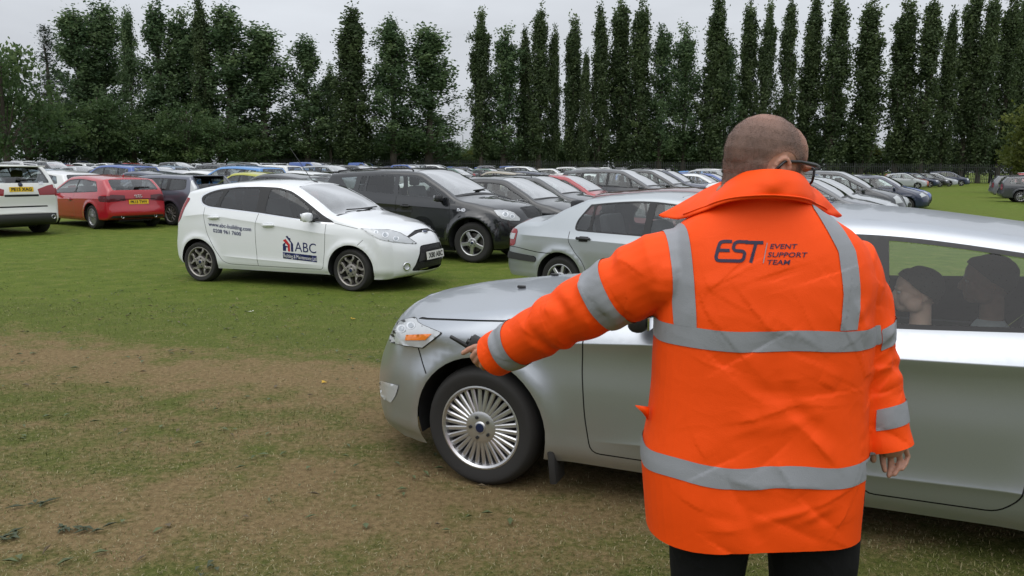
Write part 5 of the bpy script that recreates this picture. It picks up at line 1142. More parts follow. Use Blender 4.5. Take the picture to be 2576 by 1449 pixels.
# ------------------------------------------------------------------ the other parked cars
def G0(**k):
    d = dict(hl=(4.25, 5.6, .48), tl=(17.2, 18.9, .66), zs=.20, nose=.24); d.update(k); return d
TYPES = dict(
    hatch=G0(fo=.88, wb=2.60, ro=.78, W=.89, R=.315, hb=.73, hm=.87, cowl=(.28, .955), head=(1.10, 1.39), peak=(1.6, 1.435), rr=(2.92, 1.33), rg=(3.22, 1.00), belt=[(-.8, .78), (0, .87), (.6, .92), (1.6, .955), (3, 1.03)], dend=(2.80, 2.62), pil=[(1.55, 1.53, .04), (2.42, 2.36, .03)], door=(.46, 1.53, 2.48)),
    small=G0(fo=.80, wb=2.45, ro=.62, W=.84, R=.29, hb=.76, hm=.89, cowl=(.22, .98), head=(.98, 1.41), peak=(1.45, 1.445), rr=(2.62, 1.34), rg=(2.90, 1.00), belt=[(-.8, .80), (0, .88), (.5, .92), (1.5, .97), (2.8, 1.05)], dend=(2.55, 2.40), pil=[(1.45, 1.43, .04), (2.25, 2.2, .03)], door=(.38, 1.43, 2.32)),
    estate=G0(fo=.90, wb=2.67, ro=1.0, W=.90, R=.32, hb=.73, hm=.87, cowl=(.30, .96), head=(1.12, 1.385), peak=(1.75, 1.43), rr=(3.32, 1.375), rg=(3.56, 1.02), belt=[(-.8, .79), (0, .87), (.6, .915), (1.7, .955), (3.4, 1.02)], dend=(3.28, 3.14), pil=[(1.60, 1.57, .04), (2.52, 2.48, .055)], door=(.48, 1.58, 2.52), rails='trim'),
    mpv=G0(fo=.86, wb=2.76, ro=.86, W=.91, R=.32, hb=.86, hm=.98, cowl=(.10, 1.06), head=(1.12, 1.585), peak=(1.8, 1.635), rr=(3.28, 1.56), rg=(3.52, 1.10), belt=[(-.8, .88), (0, .99), (.6, 1.02), (1.7, 1.04), (3.4, 1.09)], dend=(3.26, 3.14), pil=[(.66, .86, .03), (1.62, 1.60, .045), (2.58, 2.54, .05)], door=(.44, 1.60, 2.58), tum=.28),
    suv=G0(fo=.90, wb=2.66, ro=.90, W=.92, R=.355, Ra=.415, zs=.28, hb=.94, hm=1.04, cowl=(.32, 1.10), head=(1.16, 1.55), peak=(1.8, 1.605), rr=(3.18, 1.54), rg=(3.42, 1.16), belt=[(-.8, .92), (0, 1.0), (.6, 1.06), (1.7, 1.09), (3.2, 1.15)], dend=(3.02, 2.92), pil=[(1.58, 1.56, .045), (2.46, 2.42, .05)], door=(.46, 1.56, 2.50), tum=.27, fz=(.42, .58, .70), rails='alloy'),
    saloon=G0(fo=.92, wb=2.75, ro=1.0, W=.90, R=.325, hb=.72, hm=.86, cowl=(.34, .945), head=(1.20, 1.355), peak=(1.75, 1.395), rr=(2.62, 1.30), rg=(3.22, 1.02), deck=(3.55, 1.0), belt=[(-.8, .78), (0, .85), (.6, .89), (1.7, .93), (3.2, .97)], dend=(2.78, 2.55), pil=[(1.62, 1.58, .04), (2.45, 2.42, .03)], door=(.50, 1.60, 2.62), tl=(18.9, 20.4, .6)),
    van=G0(fo=.88, wb=2.75, ro=.80, W=.90, R=.32, hb=.92, hm=1.03, cowl=(.12, 1.12), head=(1.0, 1.70), peak=(1.6, 1.755), rr=(3.40, 1.73), rg=(3.50, 1.25), belt=[(-.8, .92), (0, 1.03), (.6, 1.06), (1.7, 1.08), (3.4, 1.12)], dend=(1.50, 1.46), pil=[(.62, .82, .03)], door=(.42, 1.50), tum=.20, tl=(17, 18.8, .8)))
COLR = dict(white=(.72, .73, .73), black=(.010, .011, .013), silver=(.36, .38, .40), grey=(.12, .125, .14), charcoal=(.045, .048, .055), navy=(.012, .020, .055), blue=(.03, .085, .32), red=(.36, .012, .02), burgundy=(.11, .010, .014), lime=(.42, .42, .03), orange=(.50, .075, .015), green=(.02, .09, .06), gold=(.30, .26, .19))
COLR['light blue'] = (.07, .24, .55); COLR['pale blue'] = (.20, .27, .36); COLR['teal'] = (.02, .11, .13)
ANYP = mat('paint_any', (.5, .5, .5), .30, .0, .5, coat=1.0, objcol=True, back=(.03, .03, .032))
KIND = dict(hatch='hatchback', small='small hatchback', estate='estate car', mpv='people carrier', suv='off-roader', saloon='saloon', van='small van')
OBJN = dict(hatch='hatchback_car', small='hatchback_car', estate='estate_car', mpv='people_carrier', suv='offroad_car', saloon='saloon_car', van='delivery_van')
HOME = (300, -300, 0)
MID = {}; FARM = {}
def mid_proto(k):
    if k not in MID:
        t, c, P = car_near(TYPES[k], OBJN[k], ANYP, [(5, 'pair'), (10, 'med'), (5, 'wide'), (7, 'med')][len(MID) % 4], ds=.09, hcol=None); MID[k] = [t, c, False]
    return MID[k]
def paint_tree(o, col):
    o.color = col
    for ch in o.children: paint_tree(ch, col)
def put_mid(k, colour, X, Y, yaw, label, group=None, at='ctr', extra=None):
    """a car with all its parts; (X, Y) is where its nose ('nose'), tail ('tail') or middle stands"""
    pr = mid_proto(k); c = pr[1]; a = R(yaw); fw = Vector((math.cos(a), math.sin(a)))
    L_ = dict(nose=c.ctr + TYPES[k]['fo'], tail=-(c.ctr + TYPES[k]['ro']), ctr=0.0)[at]; p = Vector((X, Y)) - fw * L_
    if pr[2]: t = copy_tree(pr[0])
    else: t = pr[0]; pr[2] = True
    t.location = (p.x, p.y, float(gz(p.x, p.y))); t.rotation_euler = (0, 0, a); paint_tree(t, COLR[colour] + (1,)); tag(t, label, 'car', group)
    TAKEN.append((p.x, p.y)); return t, c
TAKEN = []
def reserve(x, y): TAKEN.append((x, y))
FARC = []
def far_mesh(k):
    if k not in FARM: FARM[k] = car_far(TYPES[k], rails=TYPES[k].get('rails'))
    return FARM[k]
def put_far(k, colour, x, y, yaw):
    me, c = far_mesh(k); o = D.objects.new(OBJN[k], me); COL.objects.link(o); o.location = (x, y, float(gz(x, y))); o.rotation_euler = (0, 0, yaw); o.color = COLR[colour] + (1,); FARC.append((o, k, colour, x, y)); return o
# ---- named cars close by
def near_cars():
    t, c = make_fiesta(); place(t, c, (-1.878, 11.344, -.345)); tag(t, 'white five-door hatchback with blue ABC lettering on its doors, parked on the grass', 'car'); reserve(-3, 11.8)
    t, c, P = make_estate_front(); place(t, c, (.172, 4.814, 2.76)); tag(t, 'near silver car with spoked alloy wheels stopping behind the man in orange', 'car'); global GUIDED; GUIDED = (t, c, P)
    t, c, P = make_suv(); place(t, c, (-.332, 14.721, -.467)); tag(t, 'black off-roader parked right behind the white lettered hatchback', 'car'); reserve(-1.5, 15.3)
    t, c, P = make_saloon(); place(t, c, (3.202, 9.045, -.623)); tag(t, 'silver four-door saloon with black bumper strips, behind the outstretched arm', 'car'); reserve(2, 10)
    t, c, P = make_red(); place(t, c, (-12.534, 23.141, 2.485)); tag(t, 'red three-door hatchback with yellow rear plate PK13 TWV', 'car'); reserve(-11.4, 22.3)
    t, c, P = make_estate(); place(t, c, (-11.513, 24.347, 2.647)); tag(t, 'slate grey estate car with clear tail lamps beside the red hatchback', 'car'); reserve(-10.2, 23.7)
    t, c, P = make_white_suv(); place(t, c, (-14.613, 20.654, 2.563)); tag(t, 'white off-roader with yellow rear plate, cut by the left edge of the photo', 'car'); reserve(-13.4, 19.8)
    Lr = [('hatch', 'black', 1.88, 17.2, -27, 'black hatchback with only windscreen and bonnet showing behind the black off-roader', 'nose'), ('estate', 'charcoal', 2.77, 21.4, -27, 'charcoal estate car between the black off-roader and the red hatchback', 'nose'),
        ('hatch', 'red', 3.69, 24.2, -27, 'red hatchback with red door mirror above the silver saloon roof', 'nose'), ('mpv', 'charcoal', 5.78, 27.0, -27, 'dark people carrier behind the red hatchback above the silver saloon', 'nose'),
        ('mpv', 'black', 7.34, 30.5, -27, 'black people carrier with pale roof edge, left of the navy off-roader', 'nose'), ('suv', 'navy', 8.65, 33.5, -27, 'navy off-roader with roof bars left of the man\'s collar', 'nose'),
        ('hatch', 'burgundy', 3.02, 12.3, -32, 'burgundy hatchback just behind the silver saloon', 'ctr'), ('hatch', 'white', 10.93, 38, -27, 'white hatchback just left of the man\'s collar', 'nose'), ('hatch', 'blue', 12.54, 42, -27, 'bright blue hatchback low beside the man\'s neck', 'nose'),
        ('small', 'white', 7.69, 17.0, -30, 'white car with blue bonnet stripes right of the man\'s collar', 'nose'), ('hatch', 'grey', 9.62, 20.0, -30, 'grey hatchback with black door mirror, right of the man\'s collar', 'nose'), ('hatch', 'silver', 11.14, 23.0, -30, 'silver hatchback between the two grey cars right of the man', 'nose'),
        ('mpv', 'charcoal', 12.78, 26.0, -30, 'dark grey people carrier between the silver hatchback and the navy car', 'nose'), ('estate', 'silver', 14.49, 29.3, -30, 'pale silver estate car behind the dark people carrier right of the man', 'nose'), ('small', 'navy', 17.25, 33.2, -30, 'navy small hatchback at the front of the right-hand row', 'nose'),
        ('hatch', 'blue', 19.04, 36.5, -30, 'bright blue hatchback just behind the navy one in the right-hand row', 'nose'), ('estate', 'white', 20.22, 40, -30, 'white estate car behind the blue hatchback in the right-hand row', 'nose'),
        ('estate', 'charcoal', 27.45, 45.5, -22, 'dark grey estate car with pale roof rails by the right edge', 'tail'), ('estate', 'grey', 30.82, 52, -22, 'grey estate car half hidden behind the dark grey one at right', 'tail'), ('hatch', 'charcoal', 27.06, 42.5, -22, 'dark hatchback cut off by the right edge of the photo', 'tail'), ('suv', 'red', 37.14, 60, -22, 'red off-roader roof behind the grey estate cars at the right edge', 'tail'),
        ('hatch', 'white', -14.17, 27.0, 148, 'white five-door hatchback behind the red three-door one', 'tail'), ('hatch', 'pale blue', -18.18, 33.5, 150, 'pale blue hatchback behind the white five-door one at left', 'tail'), ('mpv', 'blue', -15.54, 34.5, 152, 'mid blue people carrier standing above the red hatchback', 'tail'),
        ('hatch', 'navy', -11.50, 28.0, 150, 'dark blue hatchback with spoiler above the slate estate car', 'tail'), ('hatch', 'white', -11.35, 33.0, 152, 'white hatchback with dark tail glass behind the slate estate car', 'tail'), ('hatch', 'lime', -7.49, 27.5, 150, 'lime yellow hatchback hidden behind the white lettered car', 'tail'),
        ('mpv', 'light blue', -9.01, 31.0, 152, 'light blue car between the lime and white roofs', 'tail'), ('hatch', 'black', -5.13, 22.8, 150, 'black hatchback with red high tail light behind the lettered car', 'tail'), ('small', 'white', -7.49, 33.0, 152, 'white small car directly left of the black off-roader', 'tail'),
        ('mpv', 'white', -12.25, 46.0, 152, 'white people carrier with silver roof bars above the lettered car', 'tail'), ('suv', 'charcoal', -18.05, 52.0, 150, 'dark off-roader standing tall in the rows behind the white and lime roofs', 'tail')]
    grp = {}
    for (k, colour, X, Y, yaw, lab, at) in Lr:
        t, c = put_mid(k, colour, X, Y, yaw, lab, 'cars parked in rows across the field', at)
        if colour == 'burgundy': t.scale = (1, 1, .94)
        if 'blue bonnet stripes' in lab:
            for q0, q1 in ((.18, .42), (-.42, -.18)):
                n = 14; V = []; 
                for tt in np.linspace(5.9, 8.1, n):
                    for q in (q0, q1): p, nn = c.pwrap(tt, q, .004); V.append(tuple(p))
                st = obj('bonnet_stripe', mesh_np('bonnet_stripe', V, [(2 * i, 2 * i + 1, 2 * i + 3, 2 * i + 2) for i in range(n - 1)]), t, [mat('stripe_blue', (.02, .07, .35), .3, coat=1.0)])
        if 'roof bars' in lab:
            m = MB()
            for a in (1.3, 2.3):
                z = 1.70 if k != 'suv' else 1.69; z = max(c.Z) + .10; x = c.ctr - a; m.box((x, 0, z), (.07, 1.25, .03), bev=.012)
                for sg in (1, -1): m.box((x, sg * .56, z - .05), (.08, .07, .09), bev=.02)
            m.build('roof_bar', M_['chrome'] if k == 'mpv' else M_['trim'], t)
near_cars()
# ---- the rows further back: e1 runs along a row, e2 is the way its cars face
def far_rows():
    r = np.random.default_rng(21); an = R(28); e1 = np.array([math.sin(an), math.cos(an)]); e2 = np.array([math.cos(an), -math.sin(an)])
    rows = [(-1.7, 1), (-7.1, 1), (-17.0, -1), (-22.3, -1), (-31.5, 1), (-37, -1), (-46, 1), (-51.5, -1), (-60.5, 1), (-66, -1), (-75, 1), (-80.5, -1), (-90, 1), (-95.5, -1)]
    kinds = ['hatch'] * 7 + ['small'] * 3 + ['estate'] * 4 + ['mpv'] * 4 + ['suv'] * 4 + ['saloon'] * 2 + ['van'] * 1
    cols = ['white'] * 6 + ['silver'] * 6 + ['black'] * 5 + ['grey'] * 5 + ['charcoal'] * 3 + ['navy'] * 3 + ['blue'] * 3 + ['red'] * 3 + ['burgundy', 'green', 'gold', 'pale blue', 'light blue', 'teal']
    n = 0
    for (s, f) in rows:
        t = -20.0
        while t < 150:
            t += r.uniform(2.65, 3.15)
            p = e1 * t + e2 * (s - f * 1.3) + r.normal(0, .18, 2); x, y = p; k, colour = kinds[r.integers(len(kinds))], cols[r.integers(len(cols))]; ya = math.atan2(e2[1] * f, e2[0] * f) + r.normal(0, .04)
            lim = 96 if x > 25 else 106
            if y < (36 if s < -8 else 43) or y > lim or r.random() < .06: continue
            if not -.67 < x / y < .594: continue            # rows the field shows from here
            if s > -8 and s < -6 and y > 70: continue
            if s > -3 and 44 < y < 76: continue
            if min(((x - a) ** 2 + (y - b) ** 2 for a, b in TAKEN), default=99) < 9.5: continue
            if n >= 300: continue
            TAKEN.append((x, y)); n += 1; put_far(k, colour, x, y, ya)
    for (x, y, colour, k) in ((40.76, 79, 'orange', 'hatch'), (43.68, 82.5, 'navy', 'hatch'), (46.56, 86, 'black', 'hatch'), (49.16, 89, 'silver', 'hatch'), (52.67, 93, 'navy', 'mpv')):
        a = R(-30); px, py = x - 2.1 * math.cos(a), y - 2.1 * math.sin(a)
        for o in [q for q in FARC if (q[3] - px) ** 2 + (q[4] - py) ** 2 < 14]: FARC.remove(o); D.objects.remove(o[0])
        put_far(k, colour, px, py, a)
    # labels: colour, kind, where its row lies, and its turn among its like
    zone = lambda y: 'far rows by the fence' if y > 76 else 'middle rows of the car park' if y > 54 else 'rows behind the front cars'
    G = {}
    for q in FARC: G.setdefault((q[1], q[2], zone(q[4])), []).append(q)
    for (k, colour, z), L_ in G.items():
        L_.sort(key=lambda q: q[3] / q[4])
        for i, q in enumerate(L_):
            if len(L_) == 1: lab = 'only %s %s in the %s' % (colour, KIND[k], z)
            else: lab = '%s%s %s %s in the %s' % (ordw(i, len(L_)), '' if i in (0, len(L_) - 1) or 'right' in ordw(i, len(L_)) else ' from left,', colour, KIND[k], z)
            tag(q[0], lab, 'van' if k == 'van' else 'car', 'cars parked in rows across the field')
far_rows()
# ------------------------------------------------------------------ the steward in the orange jacket
from mathutils import noise as mnoise
BX, BY = 0.64, 2.03                                          # where he stands
def skin_mat(name, c, var=.12):
    m = mat(name, c, .52, 0, .4, var=(22, var), bump=(260, .25, .002)); p = m.node_tree.nodes['Principled BSDF']; p.inputs['Subsurface Weight'].default_value = .12; p.inputs['Subsurface Radius'].default_value = (.9, .35, .2); p.inputs['Subsurface Scale'].default_value = .008; return m
def fabric(name, col, fold=0.5, rough=.75):
    """woven cloth: fine weave plus soft creases"""
    m = D.materials.new(name); m.use_nodes = True; t = m.node_tree; p = t.nodes['Principled BSDF']; p.inputs['Base Color'].default_value = tuple(col) + (1,); p.inputs['Roughness'].default_value = rough; p.inputs['Specular IOR Level'].default_value = .25; p.inputs['Sheen Weight'].default_value = .0
    co = t.nodes.new('ShaderNodeTexCoord').outputs['Object']; mp = t.nodes.new('ShaderNodeMapping'); mp.inputs['Rotation'].default_value = (.5, .9, .4); mp.inputs['Scale'].default_value = (1.0, 1.0, 1.4); t.links.new(co, mp.inputs[0])
    a = noise(t, mp.outputs[0], 7, 2, .45, .5); a = node_math(t, 'ABSOLUTE', node_math(t, 'SUBTRACT', a, .5)); a = node_math(t, 'SUBTRACT', .12, node_math(t, 'MINIMUM', a, .12)); f = noise(t, co, 420, 2)
    h = node_math(t, 'ADD', node_math(t, 'MULTIPLY', a, fold), node_math(t, 'MULTIPLY', f, .012))
    b = t.nodes.new('ShaderNodeBump'); b.inputs['Strength'].default_value = .8; b.inputs['Distance'].default_value = .05; t.links.new(h, b.inputs['Height']); t.links.new(b.outputs[0], p.inputs['Normal']); MATS[name] = m; return m
ORANGE = fabric('orange_cloth', (1.0, .084, .003), .09, .62); TAPE = fabric('reflective_grey', (.29, .30, .325), .07, .42); BLACKC = fabric('black_cloth', (.006, .006, .007), .4, .9); NAVYL = mat('print_navy', (.018, .010, .045), .55)
SKIN = skin_mat('skin', (.46, .235, .165)); SKINB = skin_mat('skin_boy', (.66, .42, .33))
def loft(mb, rings, n=28, p=2.3, cap=True):
    """rings (cx, cy, z, half width, half depth) as superellipses"""
    V = []; F = []
    for (cx, cy, z, a, b) in rings:
        for k in range(n):
            t = 2 * PI * k / n; c, s = math.cos(t), math.sin(t); V.append((cx + a * math.copysign(abs(c) ** (2 / p), c), cy + b * math.copysign(abs(s) ** (2 / p), s), z))
    for i in range(len(rings) - 1):
        for k in range(n): k2 = (k + 1) % n; F.append((i * n + k, i * n + k2, (i + 1) * n + k2, (i + 1) * n + k))
    if cap: F.append(tuple(reversed(range(n)))); F.append(tuple((len(rings) - 1) * n + k for k in range(n)))
    mb.add(V, F)
def head_shapes(mb, C, M, s=1.0):
    E = lambda c, r, rot=None: mb.ell(C + M @ (Vector(c) * s), [q * s for q in r], 20, rot=M @ (rot or Matrix.Identity(3)))
    # x right, y forward, z up
    E((0, -.018, .028), (.086, .112, .098)); E((0, -.062, -.005), (.073, .058, .072)); E((0, .035, .035), (.073, .072, .078)); E((0, .038, -.045), (.066, .066, .075)); E((0, .066, -.088), (.040, .036, .034))
    for q in (-1, 1):
        E((q * .040, .062, -.040), (.034, .036, .042)); E((q * .052, .015, -.075), (.030, .045, .040)); E((q * .030, .092, .012), (.032, .018, .014))
        rt = Matrix.Rotation(q * .35, 3, 'Z'); E((q * .077, -.032, -.018), (.010, .018, .027), rt)
        for a in np.linspace(-1.2, 3.6, 13):                  # rolled rim of the ear
            E((q * (.082 + .008 * math.cos(a - 2.6)), -.036 - .020 * math.cos(a) * .9, -.014 + .030 * math.sin(a)), (.0058, .0065, .0065))
        E((q * .078, -.026, -.046), (.007, .009, .011))
    mb.tube([C + M @ (Vector(p) * s) for p in ((0, .098, .006), (0, .118, -.030), (0, .122, -.042), (0, .100, -.050))], [.011 * s, .016 * s, .017 * s, .010 * s], 10)
    E((0, .096, -.068), (.024, .012, .007)); E((0, .094, -.078), (.022, .012, .008))
def capsule(mb, pts, r, n=10):
    mb.tube(pts, r, n); mb.ell(pts[0], [(r[0] if isinstance(r, (list, tuple)) else r)] * 3, 10); mb.ell(pts[-1], [(r[-1] if isinstance(r, (list, tuple)) else r)] * 3, 10)
HC = Vector((0.640 - BX, 2.035 - BY, 1.662)); HM = Matrix.Rotation(R(-59), 3, 'Z') @ Matrix.Rotation(R(-8), 3, 'X') @ Matrix.Rotation(R(3), 3, 'Y')
LS, LE, LW = Vector((.375 - BX, 2.03 - BY, 1.395)), Vector((-0.4996, 0.1400, 1.2387)), Vector((-0.7005, 0.3100, 1.0893))
RS, RE, RW = Vector((.850 - BX, 2.03 - BY, 1.395)), Vector((.930 - BX, 2.05 - BY, 1.16)), Vector((.986 - BX, 2.01 - BY, .935))
def fold_disp(P, N, folds):
    d = np.zeros(len(P))
    for (a, b, w, amp) in folds:
        a, b = np.array(a), np.array(b); ab = b - a; t = np.clip(((P - a) @ ab) / (ab @ ab), 0, 1); q = a + t[:, None] * ab; dd = np.linalg.norm(P - q, axis=1); d += amp * np.exp(-(dd / w) ** 2) * np.sin(np.clip(t, .04, .96) * PI) ** .6
    return d
def torso_axes(z):
    zz = [.66, .72, .80, .90, 1.0, 1.1, 1.22, 1.30, 1.38, 1.44, 1.49, 1.53, 1.565, 1.60]
    cx = [.648, .648, .645, .640, .643, .647, .646, .643, .642, .640, .634, .622, .615, .612]; hw = [.275, .279, .284, .293, .282, .277, .274, .272, .272, .262, .232, .178, .125, .09]
    cy = [2.03, 2.03, 2.03, 2.03, 2.03, 2.03, 2.03, 2.03, 2.03, 2.03, 2.025, 2.015, 2.005, 2.00]; hd = [.186, .190, .193, .190, .182, .178, .178, .178, .172, .158, .136, .112, .090, .075]
    f = lambda w: np.interp(z, zz, w); return f(cx) - BX, f(cy) - BY, f(hw), f(hd)
def build_jacket(parent):
    m = MB(); zs = np.linspace(.64, 1.60, 40); loft(m, [(*[float(q) for q in torso_axes(z)[:2]], float(z), *[float(q) for q in torso_axes(z)[2:]]) for z in zs], 48, 2.5)
    def arm(S, E, W, r, sg):
        d0 = (E - S).normalized(); d1 = (W - E).normalized(); P = [S + Vector((-sg * .11, -.01, .035))] + [S] + [S.lerp(E, t) for t in (.25, .5, .75)] + [E] + [E.lerp(W, t) for t in (.25, .5, .75, 1.0)] + [W + d1 * .05]; m.tube(P, r, 22); return P
    arm(LS, LE, LW, [.085, .102, .097, .091, .086, .082, .078, .073, .068, .066, .066], -1); arm(RS, RE, RW, [.075, .096, .094, .090, .084, .080, .077, .074, .071, .068, .068], 1)
    for sg, S in ((-1, LS), (1, RS)): m.ell(S + Vector((-sg * .02, 0, -.01)), (.098, .11, .095), 20)
    me = organic(m, .0048, 6, 'jacket', .5); V, T, N = get_vf(me); V = V.astype(float); N = N.astype(float)
    def armt(S, E, W):                                         # metres along the sleeve and distance from its axis
        best = np.full(len(V), 9.0); tt = np.zeros(len(V)); s0 = 0
        for A, B in ((S, E), (E, W + (W - E).normalized() * .2)):
            A, B = np.array(A), np.array(B); ab = B - A; L_ = np.linalg.norm(ab); t = ((V - A) @ ab) / (L_ * L_); tc = np.clip(t, -.3 if s0 == 0 else 0, 1); q = A + tc[:, None] * ab; d = np.linalg.norm(V - q, axis=1); k = d < best; best[k] = d[k]; tt[k] = s0 + t[k].clip(-.3, 1.5) * L_; s0 += L_
        return tt, best, (E - S).length, (E - S).length + (W - E).length
    lt, ld, le, lw = armt(LS, LE, LW); rt, rd, re, rw = armt(RS, RE, RW)
    cx, cy, hw, hd = torso_axes(V[:, 2]); el = np.sqrt(((V[:, 0] - cx) / hw) ** 2 + ((V[:, 1] - cy) / hd) ** 2)
    # folds: the lie of the cloth over the back, pulled at the armpits and bunched on the sleeves
    X = lambda x, y, z: (x - BX, y - BY, z); bk = 1.84
    F = [(X(.50, bk, 1.20), X(.86, bk, .96), .022, -.006), (X(.60, bk, 1.02), X(.83, bk, 1.10), .014, .005), (X(.46, bk, .99), X(.66, bk, 1.06), .012, .006), (X(.44, bk, 1.13), X(.80, bk, 1.12), .012, -.004), (X(.72, bk, 1.20), X(.90, bk, 1.08), .018, .007), (X(.62, bk, 1.18), X(.76, bk, 1.00), .02, -.005),
        (X(.43, bk, .98), X(.47, bk, .88), .010, .006), (X(.60, bk, .80), X(.75, bk, .84), .012, .005), (X(.70, bk, .80), X(.86, bk, .86), .012, .006), (X(.40, bk, .83), X(.55, bk, .80), .014, -.004), (X(.42, bk, .86), X(.41, bk, .76), .012, .006), (X(.55, bk, .86), X(.62, bk, .74), .02, -.004),
        (X(.40, 1.9, 1.26), X(.47, bk, 1.42), .016, .008), (X(.375, 1.92, 1.22), X(.44, bk, 1.34), .012, -.006), (X(.86, 1.9, 1.26), X(.80, bk, 1.40), .018, .007), (X(.90, 1.92, 1.30), X(.86, bk, 1.16), .014, -.006), (X(.50, bk, 1.38), X(.62, bk, 1.30), .03, -.004), (X(.70, bk, 1.36), X(.80, bk, 1.28), .02, .004), (X(.56, bk, 1.53), X(.72, bk, 1.53), .018, .005)]
    dsp = fold_disp(V, N, F)
    nz = np.array([mnoise.noise(Vector((x * 4.5, y * 4.5, z * 3.2))) + .35 * mnoise.noise(Vector((x * 11 + z * 5, y * 11, z * 8 - x * 4))) for x, y, z in V]); dsp += .0055 * nz
    # crisp creases: straight, sharp-crested, running from the armpits and hips across the back and along the sleeves
    r = np.random.default_rng(12)
    for i in range(95):
        if i < 60: x0, z0 = r.uniform(.38, .90), r.uniform(.74, 1.45); an = r.choice([.35, -.45, .9, -.95, .1]) + r.normal(0, .22); L_ = r.uniform(.05, .21); p0 = np.array(X(x0, 1.845, z0)); p1 = p0 + np.array((math.cos(an) * L_, 0, math.sin(an) * L_))
        else:
            S, E, W = ((LS, LE, LW), (RS, RE, RW))[i % 2]; t = r.uniform(.05, 1.9); A = S.lerp(E, t) if t < 1 else E.lerp(W, t - 1); ax = ((E - S) if t < 1 else (W - E)).normalized(); pr = Vector((0, -1, .3)); pr = (pr - ax * pr.dot(ax)).normalized(); bi = ax.cross(pr); q = A + pr * .075 + bi * r.uniform(-.06, .06); dr = (bi * r.choice([-1, 1]) + ax * r.uniform(-.9, .9)).normalized(); L_ = r.uniform(.04, .11); p0 = np.array(q - dr * L_ / 2); p1 = np.array(q + dr * L_ / 2)
        ab = p1 - p0; t = ((V - p0) @ ab) / (ab @ ab); tc = np.clip(t, 0, 1); rel = V - (p0 + tc[:, None] * ab); near = np.abs(rel).max(1) < .11
        nv = np.cross(ab / np.linalg.norm(ab), N); sd2 = (rel * nv).sum(1); d = np.linalg.norm(rel, axis=1); w = r.uniform(.006, .012); am = r.choice([-1, 1, 1]) * r.uniform(.0035, .0080)
        dsp += near * am * np.where(sd2 > 0, np.exp(-d / w), np.exp(-d / (w * 2.8))) * np.sin(np.clip(t, .03, .97) * PI) ** .5
    for (tt, dd, e, w_, am) in ((lt, ld, le, lw, 1.0), (rt, rd, re, rw, .9)):
        on = np.clip((el - 1.02) / .12, 0, 1) * (dd < .16); ph = np.array([mnoise.noise(Vector((x * 8, y * 8, z * 8))) for x, y, z in V])
        dsp += on * am * (.0042 * np.sin(tt * 62 + ph * 5) * np.exp(-((tt - e) / .13) ** 2) + .0045 * np.sin(tt * 48 + ph * 7 + 1) * np.exp(-((tt - .08) / .09) ** 2) + .0025 * np.sin(tt * 70 + ph * 6) * np.exp(-((tt - w_ + .06) / .10) ** 2))
    V = V + N * dsp[:, None]
    # cut the open hem and cuffs
    cuff = lambda W, E, ex: ((V - np.array(W + (W - E).normalized() * ex)) @ np.array((W - E).normalized()))
    lc = np.where(ld < .14, cuff(LW, LE, -.014) + .35 * (V[:, 2] - LW.z) * 0, -1.0); rc = np.where((rd < .14) & (V[:, 2] < 1.0), cuff(RW, RE, .000), -1.0)
    hem = V[:, 2] - (.712 + .012 * np.sin(V[:, 0] * 9 + 1) + .05 * np.clip(np.abs(V[:, 0]) - .18, 0, 1)); keep = np.minimum(np.where(el < 1.25, hem, 1.0), np.minimum(-lc, -rc))
    me2 = mesh_np('jacket', V, T); _, _, N2 = get_vf(me2); N2 = N2.astype(float)
    arrs = dict(lt=lt, rt=rt, el=el, ld=ld, rd=rd)
    Vj, Tj, Nj = clip_iso(V, T, keep, N2); jk = obj('jacket', mesh_np('jacket', Vj, Tj, Nj), parent, [ORANGE]); D.meshes.remove(me2)
    tl = lambda a, b: np.minimum(a, b); tor = np.minimum((1.085 - el) * .3, .05); zz = V[:, 2]; xx = V[:, 0] + BX
    onl = np.minimum((el - 1.05) * .3, .15 - ld); onr = np.minimum((el - 1.09) * .3, np.minimum(.125 - rd, (xx - .80) * .5)); wob = .006 * np.sin(xx * 21) + .004 * np.sin(V[:, 1] * 30)
    bands = [('torso', np.minimum(tl(zz - (.884 + wob), (.936 + wob) - zz), tor)), ('torso', np.minimum(tl(zz - (1.222 + wob * .5), (1.272 + wob * .5) - zz), tor)),
        ('strap', np.minimum(np.minimum(tl(xx - np.interp(zz, [1.27, 1.40, 1.50, 1.56], [.400, .390, .383, .372]), np.interp(zz, [1.27, 1.40, 1.50, 1.56], [.447, .438, .431, .424]) - xx), zz - 1.274), tor + .02)),
        ('strap', np.minimum(np.minimum(tl(xx - np.interp(zz, [1.27, 1.36, 1.46, 1.56], [.782, .786, .776, .728]), np.interp(zz, [1.27, 1.36, 1.46, 1.56], [.828, .833, .824, .776]) - xx), zz - 1.274), tor + .02)),
        ('cuff', np.minimum(tl(lt - (lw - .125), (lw - .070) - lt), onl)), ('cuff', np.minimum(tl(lt - .118, .185 - lt), onl)), ('cuff', np.minimum(tl(rt - (rw - .115), (rw - .060) - rt), onr)), ('cuff', np.minimum(tl(rt - .145, .200 - rt), onr))]
    for nm, f in bands:
        f = np.minimum(f, keep); Vb, Tb, Nb = clip_iso(V, T, f, N2)
        if not len(Tb): continue
        obj('reflective_tape', mesh_np('reflective_tape', Vb + Nb * .0022, Tb, Nb), jk, [TAPE])
    # printed lettering on the back
    bvh = BVHTree.FromPolygons(Vj.tolist(), Tj.tolist())
    def press(nm, V2, T2, m_, off=.0018):
        out = []
        for (x, z) in V2: h = bvh.ray_cast(Vector((x, -1.0, z)), Vector((0, 1, 0))); out.append((x, (h[0].y if h[0] else -.19) - off, z))
        return obj(nm, mesh_np(nm, out, np.asarray(T2, np.int32), smooth=False), jk, [m_])
